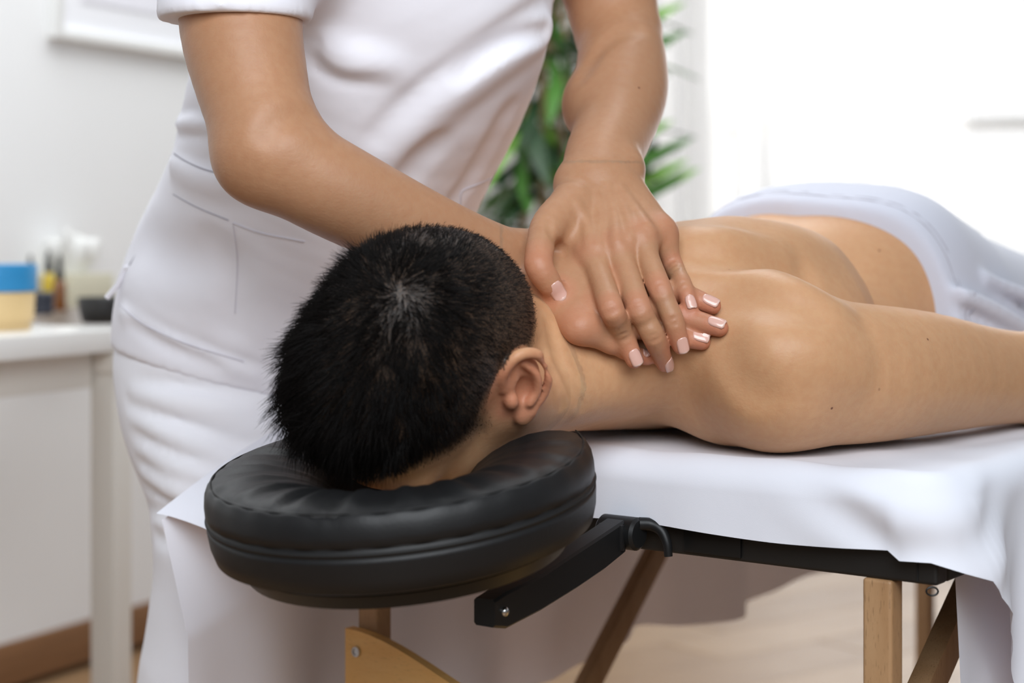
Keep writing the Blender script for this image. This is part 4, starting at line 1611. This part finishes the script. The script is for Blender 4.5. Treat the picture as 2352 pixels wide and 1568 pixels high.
# fingernails: thin curved plates on the back of each fingertip
wff = wom.field(HAND_LO, HAND_HI, 0.0016)
nail_me_mats = [M['nail'], M['nail_tip']]
for A, B, r, which in nail_spots:
    d = unit(B - A)
    view = unit(np.array([0, 0, H]) - B)
    up = {'left': unit(view + np.array([0.25, 0, 0.35])), 'right': unit(view * 0.8 + np.array([0.15, 0, 0.75])), 'thumb': unit(view + np.array([0.1, 0, 0.2]))}[which]
    nrm = unit(up - d * (up @ d))
    s = np.cross(d, nrm)
    Ln = r * 1.62
    base = B - d * (r * 0.95)
    V, fq, mi = [], [], []
    NU, NV = 8, 10
    for j in range(NV + 1):
        t = j / NV
        wid = r * 0.66 * (1 - 0.10 * abs(2 * t - 1) ** 3) * (0.86 + 0.14 * min(1, t * 4)) * (1 if t < 0.93 else 1 - 0.35 * (t - 0.93) / 0.07)
        for i in range(NU + 1):
            a = (2 * i / NU - 1)
            x = a * wid
            p = base + d * (t * Ln - 0.10 * r * (1 - a * a) * (1 if t < 0.2 else 0)) + s * x
            # settle on the finger's surface
            lo_, hi_ = -0.004, 0.018
            for _ in range(14):
                m_ = (lo_ + hi_) / 2
                if wff.sample(p + nrm * m_) < 0:
                    lo_ = m_
                else:
                    hi_ = m_
            V.append([p, lo_])
    hh = np.array([v[1] for v in V]).reshape(NV + 1, NU + 1)
    # carry the nail plate on smoothly past the pulp
    for j in range(NV + 1):
        if j > 6:
            hh[j] = np.maximum(hh[j], hh[6] + (j - 6) / NV * Ln * -0.12)
    mid = hh[:, NU // 2][:, None]
    arc = np.array([-(abs(2 * i / NU - 1) ** 2) * r * 0.26 for i in range(NU + 1)])[None]
    hh = 0.25 * hh + 0.75 * (mid + arc)
    V = np.array([v[0] + nrm * (hh.ravel()[q] + 0.0004) for q, v in enumerate(V)])
    for j in range(NV):
        for i in range(NU):
            a = j * (NU + 1) + i
            fq.append((a, a + NU + 1, a + NU + 2, a + 1))
            mi.append(1 if j >= NV - 1 else 0)
    Fq = np.array(fq)
    nn = vnormals(V, Fq)
    if (nn.mean(0) @ nrm) < 0:
        Fq = Fq[:, ::-1]
    nq = len(Fq)
    V, Fq = shell(V, Fq, 0.0007)
    me = fast_mesh('fingernail', V, Fq)
    me.materials.append(M['nail'])
    me.materials.append(M['nail_tip'])
    idx = np.zeros(len(me.polygons), np.int32)
    idx[:nq] = mi
    me.polygons.foreach_set('material_index', idx)
    link('fingernail', me, None, wom_obj)

# ------------------------------------------------------------------ her tunic and trousers
tun = Shape(0.06)
tun.tube(TRUNK[:-1], [r + 0.014 for r in TR[:-1]], 0.02, TQ[:-1], FACE)
tun.tube([P(575, 860, 1.88), P(592, 720, 1.88), P(660, 560, 1.86)], [0.160, 0.163, 0.150], 0.03, 0.76, FACE)
tun.tube([P(1000, 130, 1.68), P(1010, 20, 1.66), P(960, -120, 1.64)], [0.075, 0.095, 0.10], 0.06)
tun.tube([P(620, -190, 1.53), P(560, -70, 1.475), P(540, 20, 1.450), P(538, 70, 1.447)], [0.075, 0.068, 0.0640, 0.0630], 0.03)
tun.tube([P(700, -190, 1.56), P(840, -260, 1.62), P(1240, -260, 1.72), P(1340, -200, 1.74)], [0.07, 0.09, 0.08, 0.068], 0.05)
# sleeve end
SZ = H - (48 - HY) / F * 1.45
tun.cut(lambda x, y, z: np.minimum(np.minimum(SZ - z + 0 * x + 0 * y, 1.56 - y + 0 * x + 0 * z), -0.165 - x + 0 * y + 0 * z), lo=(-0.5, 1.2, 0.9), hi=(-0.12, 1.60, 1.2), k=0.002)
# hem, lower towards the middle
tun.cut(lambda x, y, z: (0.777 - 0.258 * (x + 0.427)) - z + 0 * y, lo=(-0.8, 1.5, 0.5), hi=(0.2, 2.3, 0.85), k=0.003)
T_LO, T_HI = (-0.52, 1.34, 0.66), (0.24, 2.12, 1.36)
tf = tun.field(T_LO, T_HI, 0.007)


def tun_hit(px, py):
    return raycast(tf.sample, px, py)


def fold(poly, r, hgt, k, sub=False):
    carve(tun, tun_hit, tf.sample, poly, r, hgt, k, sub=sub)


# folds pulled across the front of the tunic
fold([(1275, 5), (1215, 50), (1150, 95), (1060, 160), (960, 235), (880, 310)], 0.016, 0.011, 0.014, True)
fold([(1285, 40), (1215, 95), (1130, 150), (1040, 215), (950, 300), (900, 360)], 0.020, 0.008, 0.020)
fold([(1245, 70), (1190, 82), (1120, 118), (1050, 165)], 0.010, 0.007, 0.008, True)
fold([(890, 180), (840, 168), (780, 160), (722, 130), (700, 100)], 0.013, 0.012, 0.010, True)
fold([(900, 160), (840, 146), (780, 132), (725, 90)], 0.016, 0.008, 0.016)
fold([(1165, 260), (1130, 330), (1090, 400), (1040, 470)], 0.014, 0.006, 0.016, True)
fold([(1000, 330), (960, 370), (930, 420)], 0.012, 0.004, 0.016, True)
fold([(395, 275), (440, 270), (500, 285)], 0.009, 0.008, 0.008, True)
fold([(380, 305), (440, 296), (510, 300)], 0.009, 0.008, 0.008, True)
fold([(385, 290), (440, 283), (500, 292)], 0.009, 0.005, 0.010)
fold([(380, 338), (425, 368), (470, 386), (540, 392)], 0.010, 0.010, 0.008, True)
fold([(375, 352), (430, 392), (480, 412), (560, 424)], 0.014, 0.006, 0.016)
fold([(330, 560), (400, 590), (520, 600)], 0.020, 0.003, 0.03, True)
fold([(280, 690), (330, 735), (430, 785), (560, 835), (620, 850)], 0.007, 0.006, 0.006, True)
fold([(285, 715), (350, 765), (450, 812), (580, 858)], 0.010, 0.004, 0.010)
fold([(300, 745), (380, 795), (500, 842)], 0.007, 0.004, 0.008, True)
fold([(480, 560), (530, 640), (535, 740)], 0.016, 0.004, 0.02, True)
Vt, Ft = tun.field(T_LO, T_HI, 0.0040).mesh(3)
tunic = tag(link('tunic', fast_mesh('tunic', Vt, Ft), M['uniform'], wom_obj), 'white short-sleeved tunic')


def stitch(name, poly, mat, rad, parent, hit, off=0.0006):
    pts = []
    for px, py in catmull(np.array(poly, float), 5):
        Y = hit(px, py)
        if Y is not None:
            pts.append(P(px, py, Y - off))
    if len(pts) > 2:
        return link(name, sweep_mesh(name, pts, rad, 6), mat, parent)


tf2 = tun.field(T_LO, T_HI, 0.006)
thit = lambda a, b: raycast(tf2.sample, a, b)
stitch('pocket_seam', [(392, 347), (430, 372), (480, 392), (530, 398)], M['dark_thread'], 0.0006, tunic, thit)
stitch('pocket_seam', [(398, 446), (450, 475), (525, 506)], M['dark_thread'], 0.0005, tunic, thit)
stitch('pocket_seam', [(535, 512), (600, 535), (700, 555)], M['thread'], 0.0006, tunic, thit)
stitch('pocket_seam', [(535, 512), (545, 600), (540, 720)], M['thread'], 0.0005, tunic, thit)
stitch('pocket_seam', [(1132, 408), (1095, 424), (1062, 440), (1058, 470)], M['thread'], 0.0008, tunic, thit)
stitch('hem_seam', [(275, 700), (330, 745), (430, 790), (560, 830)], M['thread'], 0.0006, tunic, thit)
# little tie hanging at the side slit
Yt = 1.79
link('side_tie', sweep_mesh('side_tie', catmull([P(322, 545, Yt), P(318, 575, Yt - 0.006), P(300, 612, Yt - 0.008), P(285, 618, Yt - 0.006), P(272, 650, Yt - 0.006), P(245, 684, Yt - 0.004)], 5),
                            [0.0030] * 26, 8), M['uniform'], tunic)
link('side_tie', sweep_mesh('side_tie', catmull([P(320, 552, Yt - 0.004), P(316, 582, Yt - 0.01), P(300, 610, Yt - 0.011)], 6), 0.0022, 8), M['dark_thread'], tunic)

tro = Shape()
tro.tube([P(610, 700, 1.90), P(600, 840, 1.88), P(600, 950, 1.88)], [0.150, 0.160, 0.145], 0.03, 0.76, FACE)
tro.tube([P(490, 840, 1.84), P(505, 960, 1.82), P(530, 1100, 1.80), P(540, 1300, 1.80), P(530, 1450, 1.80), P(510, 1700, 1.80), P(515, 2380, 1.80)],
         [0.098, 0.094, 0.086, 0.083, 0.086, 0.090, 0.085], 0.03)
tro.tube([P(730, 840, 1.96), P(740, 1000, 1.96), P(770, 1300, 1.98), P(780, 1700, 2.0), P(790, 2180, 2.02)], [0.10, 0.094, 0.085, 0.088, 0.085], 0.03)
R_LO, R_HI = (-0.52, 1.62, 0.02), (0.02, 2.18, 0.86)
trf = tro.field(R_LO, R_HI, 0.008)
trhit = lambda a, b: raycast(trf.sample, a, b)
for poly, r, hg, sb in [([(295, 925), (380, 965), (480, 1005), (580, 1020)], 0.010, 0.010, True), ([(310, 995), (390, 1035), (490, 1075)], 0.009, 0.010, True),
                        ([(320, 1060), (400, 1100), (480, 1128)], 0.008, 0.010, True), ([(330, 1115), (390, 1145), (455, 1165)], 0.008, 0.009, True),
                        ([(305, 960), (400, 1002), (500, 1040)], 0.014, 0.006, False), ([(318, 1028), (400, 1070), (485, 1100)], 0.013, 0.006, False),
                        ([(330, 1088), (400, 1124), (465, 1148)], 0.012, 0.006, False), ([(320, 880), (430, 898), (570, 912)], 0.010, 0.009, True),
                        ([(340, 1165), (390, 1190), (440, 1205)], 0.008, 0.008, True), ([(345, 1225), (390, 1245), (430, 1250)], 0.008, 0.006, True),
                        ([(310, 900), (420, 925), (560, 945)], 0.014, 0.005, False)]:
    carve(tro, trhit, trf.sample, poly, r, hg, 0.008, sub=sb)
tro.cut(lambda x, y, z: 0.045 - z + 0 * x + 0 * y, lo=(-1, 1, -0.2), hi=(1, 3, 0.2), k=0.003)
Vt, Ft = tro.field(R_LO, R_HI, 0.0052).mesh(3)
tag(link('trousers', fast_mesh('trousers', Vt, Ft), M['trousers'], wom_obj), 'loose white trousers')
for px_, Y_ in ((515, 1.80), (790, 2.02)):
    c = P(px_, 2000, Y_)
    sh = Shape()
    fx = FACE * 1.0
    b0 = np.array([c[0], c[1], 0.045]) - FACE * 0.05
    sh.tube([b0, b0 + FACE * 0.08, b0 + FACE * 0.19 + np.array([0, 0, -0.008])], [0.040, 0.043, 0.035], 0.01, 0.9, (0, 0, 1))
    sh.cut(lambda x, y, z: 0.002 - z + 0 * x + 0 * y, lo=(-1, 1, -0.2), hi=(1, 3, 0.2), k=0.002)
    V_, F_ = sh.field(b0 - 0.12 - np.abs(FACE) * 0.1, b0 + 0.12 + np.abs(FACE) * 0.22 * np.sign(FACE).clip(0, 1), 0.006).mesh(2)
    link('shoe', fast_mesh('shoe', V_, F_), M['uniform'], wom_obj)
# ------------------------------------------------------------------ desk along the left wall
DZ = 0.750
Yd = (H - DZ) / ((752 - HY) / F)
DR = P(320, 752, Yd)                                # near right corner of the desk top
DR[2] = 0
desk = empty('desk', DR - WD * 0.6 + WN * -0.3)
tag(desk, 'white desk with square legs along the left wall', 'desk')
DAX = (WD, WN, (0, 0, 1))
M['desk_top'] = plain('desk_top', srgb(236, 235, 232), 0.25, var=0.02, scale=6)
M['desk_white'] = plain('desk_white', srgb(226, 222, 214), 0.45, var=0.02, scale=6)


def dpt(s, d, z):
    """s back along the desk from its right end (towards the camera), d from the front edge to the wall"""
    p = DR - WD * s - WN * d
    return np.array([p[0], p[1], z])


DL, DD = 1.25, (DR - WP) @ WN - 0.005
link('table_top', box_mesh('table_top', (DL, DD, 0.034), 0.003, 2, DAX, dpt(DL / 2, DD / 2, DZ - 0.017)), M['desk_top'], desk)
for s_ in (0.030, DL - 0.03):
    for d_ in (0.030, DD - 0.03):
        lg = link('leg', box_mesh('leg', (0.044, 0.044, DZ - 0.034), 0.002, 2, DAX, dpt(s_, d_, (DZ - 0.034) / 2)), M['desk_white'], desk)
        link('corner_block', box_mesh('corner_block', (0.056, 0.056, 0.032), 0.002, 2, DAX, dpt(s_, d_, DZ - 0.051)), M['desk_white'], lg)
link('apron', box_mesh('apron', (DL - 0.12, 0.016, 0.055), 0.001, 1, DAX, dpt(DL / 2, 0.05, DZ - 0.062)), M['desk_white'], desk)
link('apron', box_mesh('apron', (0.016, DD - 0.12, 0.055), 0.001, 1, DAX, dpt(0.05, DD / 2, DZ - 0.062)), M['desk_white'], desk)


def on_desk(px, py):
    """point of the desk top seen at pixel"""
    Y = (H - DZ) / ((py - HY) / F)
    return P(px, py, Y)


def place(px, py):
    p = on_desk(px, py)
    return p, p[1] / F                              # base point and metres per pixel there


M['blue'] = plain('blue', srgb(42, 140, 196), 0.45, var=0.04)
M['bamboo'] = plain('bamboo', srgb(226, 196, 142), 0.5, var=0.05)
M['copper'] = plain('copper', srgb(206, 140, 112), 0.4, var=0.05)
M['navy'] = plain('navy', srgb(52, 56, 68), 0.45, var=0.05)
M['black_ceramic'] = plain('black_ceramic', srgb(34, 34, 35), 0.45, var=0.05)
M['amber'] = plain('amber', srgb(122, 72, 22), 0.15, var=0.05, coat=0.5)
M['yellow_oil'] = plain('yellow_oil', srgb(206, 178, 40), 0.2, var=0.05, coat=0.5)
M['rubber'] = plain('rubber', srgb(38, 38, 42), 0.6, var=0.05)
M['tissue_box'] = plain('tissue_box', srgb(214, 210, 188), 0.6, var=0.03)
M['tissue_box_side'] = plain('tissue_box_side', srgb(238, 236, 224), 0.6, var=0.02)
M['tissue'] = cloth_mat('tissue', srgb(244, 244, 242), 300, 0.0, trans=0.25)
M['pink_glass'] = plain('pink_glass', srgb(196, 120, 100), 0.3, var=0.05)


def jar(name, label, cat, px, py, wpx, hpx, body, lid=None, lidh=0.25, taper=1.0, lid_h_px=0):
    p, mpp = place(px, py)
    r, h = wpx * mpp / 2, hpx * mpp
    root = empty(name, p)
    tag(root, label, cat)
    b0 = h if lid is None else h * (1 - lidh)
    bev = min(0.004, r * 0.15)
    link('body', lathe_mesh('body', [(0, 0), (r * taper - bev, 0), (r * taper, bev), (r, b0 - bev), (r - bev, b0), (r * 0.9 - bev, b0 - 0.001), (0, b0 - 0.001)], p, 44), body, root)
    if lid is not None:
        link('lid', lathe_mesh('lid', [(0, b0), (r * 1.03, b0), (r * 1.03, h - bev), (r * 1.03 - bev, h), (0, h)], p, 44), lid, root)
    return root


# bamboo tub with a copper edge band, blue round tin standing on it
p, mpp = place(-14, 757)
r, h = 92 * mpp, 88 * mpp
tub = tag(empty('bamboo_tub', p), 'round bamboo tub at the left edge of the desk', 'tub')
link('body', lathe_mesh('body', [(0, 0), (r * 0.88, 0), (r * 0.90, 0.003), (r * 0.98, h - 0.004), (r * 0.96, h), (0, h)], p, 56), M['bamboo'], tub)
link('rim_band', lathe_mesh('rim_band', [(r * 0.955, h * 0.25), (r * 0.97, h * 0.25), (r * 1.0, h * 0.98), (r * 0.985, h * 0.98)], p, 56), M['bamboo'], tub)
p2 = p + np.array([0, 0, h + 0.0005])
tin = tag(empty('round_tin', p2), 'round blue tin stacked on the bamboo tub', 'tin')
hb = 62 * mpp
link('body', lathe_mesh('body', [(0, 0), (r * 1.02, 0), (r * 1.04, 0.003), (r * 1.04, hb * 0.97), (r * 1.02, hb), (0, hb)], p2, 56), M['blue'], tin)
link('lid_band', lathe_mesh('lid_band', [(r * 1.03, hb * 0.62), (r * 1.052, hb * 0.63), (r * 1.052, hb * 0.98), (r * 1.03, hb * 0.99)], p2, 56), M['blue'], tin)
jar('lidded_jar', 'dark navy jar between blue tin and amber bottle', 'jar', 98, 722, 50, 52, M['navy'], M['navy'], 0.35)


def dropper(label, px, py, wpx, hpx, glass, neck=0.55):
    p, mpp = place(px, py)
    r, h = wpx * mpp / 2, hpx * mpp
    root = tag(empty('dropper_bottle', p), label, 'bottle')
    hb = h * neck
    link('body', lathe_mesh('body', [(0, 0), (r * 0.92, 0), (r, 0.003), (r, hb * 0.80), (r * 0.85, hb * 0.92), (r * 0.48, hb * 0.99), (r * 0.46, hb), (0, hb)], p, 32), glass, root)
    link('cap', lathe_mesh('cap', [(0, hb), (r * 0.62, hb), (r * 0.62, hb + h * 0.14), (r * 0.5, hb + h * 0.15), (0, hb + h * 0.15)], p, 28), M['rubber'], root)
    link('bulb', lathe_mesh('bulb', [(0, hb + h * 0.15), (r * 0.44, hb + h * 0.15), (r * 0.46, hb + h * 0.24), (r * 0.34, hb + h * 0.38), (r * 0.16, hb + h * 0.44), (0, hb + h * 0.45)], p, 24), M['rubber'], root)
    return root


dropper('brown amber glass dropper bottle with black bulb', 137, 713, 30, 130, M['amber'])
dropper('yellow oil bottle with orange tint half hidden by the amber bottle', 112, 706, 30, 112, M['yellow_oil'], 0.72)
dropper('dark capped bottle peeking above the blue tin', 70, 706, 26, 122, M['amber'])
jar('small_jar', 'pinkish jar behind the blue tin at the left edge', 'jar', -8, 704, 36, 138, M['pink_glass'])

# tissue box with a tissue pulled up
p, mpp = place(212, 704)
bw, bh = 0.115, 76 * mpp
tb = tag(empty('tissue_box', p), 'pale green tissue box with a white tissue sticking out', 'tissue box')
tc_ = p + WD * 0.0 - WN * 0.05
link('box', box_mesh('box', (bw, bw, bh), 0.002, 2, DAX, tc_ + np.array([0, 0, bh / 2])), M['tissue_box'], tb)
sh = Shape()
t0 = tc_ + np.array([0, 0, bh])
sh.tube([t0 + (0, 0, -0.004), t0 + (0.0, 0, 0.018)], [0.018, 0.030], 0.01)
for ang, ln, hh in ((0.3, 0.044, 0.062), (1.9, 0.036, 0.074), (3.3, 0.046, 0.060), (4.6, 0.034, 0.080), (5.5, 0.042, 0.056)):
    sh.tube([t0 + (0, 0, 0.01), t0 + (math.cos(ang) * ln * 0.6, math.sin(ang) * ln * 0.6, hh * 0.7), t0 + (math.cos(ang) * ln, math.sin(ang) * ln, hh)], [0.024, 0.024, 0.012], 0.006, 0.6, (math.sin(ang), -math.cos(ang), 0.2))
sh.ball(t0 + np.array([0, 0, 0.045]), (0.034, 0.034, 0.036), 0.012)
V_, F_ = sh.field(t0 - 0.08, t0 + np.array([0.08, 0.08, 0.12]), 0.0030).mesh(2)
link('tissue', fast_mesh('tissue', V_, F_), M['tissue'], tb)
# black bowl
p, mpp = place(245, 741)
r, h = 66 * mpp, 56 * mpp
bw_ = tag(empty('bowl', p), 'black bowl standing on the right end of the desk', 'bowl')
link('body', lathe_mesh('body', [(0, 0.0), (r * 0.80, 0.0), (r * 0.86, 0.004), (r * 0.96, h * 0.6), (r, h), (r * 0.95, h), (r * 0.86, h * 0.3), (0, h * 0.22)], p, 48), M['black_ceramic'], bw_)
link('rim', lathe_mesh('rim', [(r * 0.945, h), (r * 0.975, h + 0.002), (r * 1.005, h)], p, 48), M['black_ceramic'], bw_)

# ------------------------------------------------------------------ bamboo plant by the window
M['leaf'] = plain('leaf', srgb(70, 118, 44), 0.45, var=0.25, scale=8)
M['leaf_dark'] = plain('leaf_dark', srgb(40, 70, 38), 0.5, var=0.25, scale=8)
M['leaf_light'] = plain('leaf_light', srgb(118, 168, 64), 0.45, var=0.2, scale=8)
M['cane'] = wood_mat('cane', srgb(146, 122, 78), srgb(168, 146, 96), (20, 20, 6), 0.5, 0.2)
M['planter'] = plain('planter', srgb(214, 216, 214), 0.4, var=0.02, scale=5)
M['soil'] = plain('soil', srgb(60, 44, 34), 0.9, var=0.3, scale=80)
PY_ = 4.35
pc = np.array([(1275 - CX) / F * PY_, PY_, 0.0])
plant = tag(empty('potted_bamboo', pc), 'tall leafy bamboo plant standing behind her by the window', 'plant')
pr_ = 0.17
link('planter', lathe_mesh('planter', [(0, 0), (pr_ * 0.82, 0), (pr_ * 0.84, 0.01), (pr_, 0.30), (pr_ * 0.985, 0.31), (pr_ * 0.93, 0.31), (pr_ * 0.91, 0.27), (0, 0.27)], pc, 40), M['planter'], plant)
link('soil', lathe_mesh('soil', [(0, 0.285), (pr_ * 0.9, 0.275), (pr_ * 0.9, 0.262), (0, 0.262)], pc, 32), M['soil'], plant)
rp = random.Random(11)
leaf_me = []
for kind, mt in enumerate(('leaf', 'leaf_dark', 'leaf_light', 'leaf_dark')):
    bm = bmesh.new()
    L_, W_ = 0.190, 0.0175
    n_ = 7
    left, mid, right = [], [], []
    for i in range(n_ + 1):
        t = i / n_
        wd = W_ * math.sin(math.pi * min(1, t * 0.96 + 0.04)) ** 0.8 * (1 - 0.3 * t)
        zc = -0.045 * t * t
        left.append(bm.verts.new((t * L_, wd, zc + 0.003)))
        mid.append(bm.verts.new((t * L_, 0, zc)))
        right.append(bm.verts.new((t * L_, -wd, zc + 0.003)))
    for i in range(n_):
        bm.faces.new((left[i], mid[i], mid[i + 1], left[i + 1]))
        bm.faces.new((mid[i], right[i], right[i + 1], mid[i + 1]))
    me = bm_mesh('leaf', bm, True, 60)
    me.materials.append(M[mt])
    leaf_me.append(me)
canes = []
for i in range(11):
    a = rp.uniform(0, 6.28)
    r0 = rp.uniform(0.02, 0.11)
    b0 = pc + np.array([math.cos(a) * r0, math.sin(a) * r0, 0.27])
    lean = np.array([rp.uniform(-0.12, 0.14), rp.uniform(-0.12, 0.12), 0])
    hgt = rp.uniform(1.25, 1.65)
    pts = [b0 + lean * t * t + np.array([0, 0, hgt * t]) for t in np.linspace(0, 1, 14)]
    rad = np.linspace(0.0105, 0.004, 14)
    canes.append((pts, link('cane', sweep_mesh('cane', pts, rad, 8), M['cane'], plant)))
count = 0
for pts, co in canes:
    for k in range(25):
        t = rp.uniform(0.42, 0.92) if rp.random() < 0.8 else rp.uniform(0.15, 1.0)
        f = t * 13
        i = min(int(f), 12)
        b0 = pts[i] + (pts[i + 1] - pts[i]) * (f - i)
        az = rp.uniform(0, 6.28)
        out = rp.uniform(0.0, 0.13)
        b1 = b0 + np.array([math.cos(az) * out, math.sin(az) * out, rp.uniform(0.0, 0.07)])
        if b1[0] > pc[0] + 0.10 and math.cos(az) > -0.2:
            az += math.pi
        o = bpy.data.objects.new('leaf', leaf_me[rp.choice((0, 0, 1, 1, 1, 2, 3))])
        COL.objects.link(o)
        o.parent = plant
        o.location = tuple(b1 - pc)
        o.rotation_euler = (rp.uniform(-0.7, 0.7), rp.uniform(-0.5, 0.9), az + rp.uniform(-0.7, 0.7))
        s_ = rp.uniform(0.95, 1.5)
        o.scale = (s_, s_ * rp.uniform(0.7, 1.15), s_)
        count += 1
    # side twigs
# arching shoots whose tips show beside her arm
for (tx, ty) in ((1545, 330), (1535, 380), (1560, 400), (1510, 345), (1525, 20), (1530, 85), (1500, 290), (1520, 420)):
    tip = P(tx, ty, PY_ - 0.1)
    base = P(tx - 90, ty + 60, PY_ - 0.05)
    d = unit(tip - base)
    o = bpy.data.objects.new('leaf', leaf_me[rp.choice((0, 2))])
    COL.objects.link(o)
    o.parent = plant
    o.location = tuple(base - pc)
    o.rotation_euler = (1.1, -math.asin(d[2]), math.atan2(d[1], d[0]))
    o.scale = (0.9, 1.3, 0.6)
tw0 = P(1300, 520, PY_ - 0.03)
for bx, by in ((1455, 400), (1440, 90), (1430, 150)):
    e = P(bx, by, PY_ - 0.05)
    link('twig', sweep_mesh('twig', catmull([P(1310, by + 120, PY_), P(1380, by + 40, PY_ - 0.03), e], 5), 0.003, 6), M['cane'], plant)
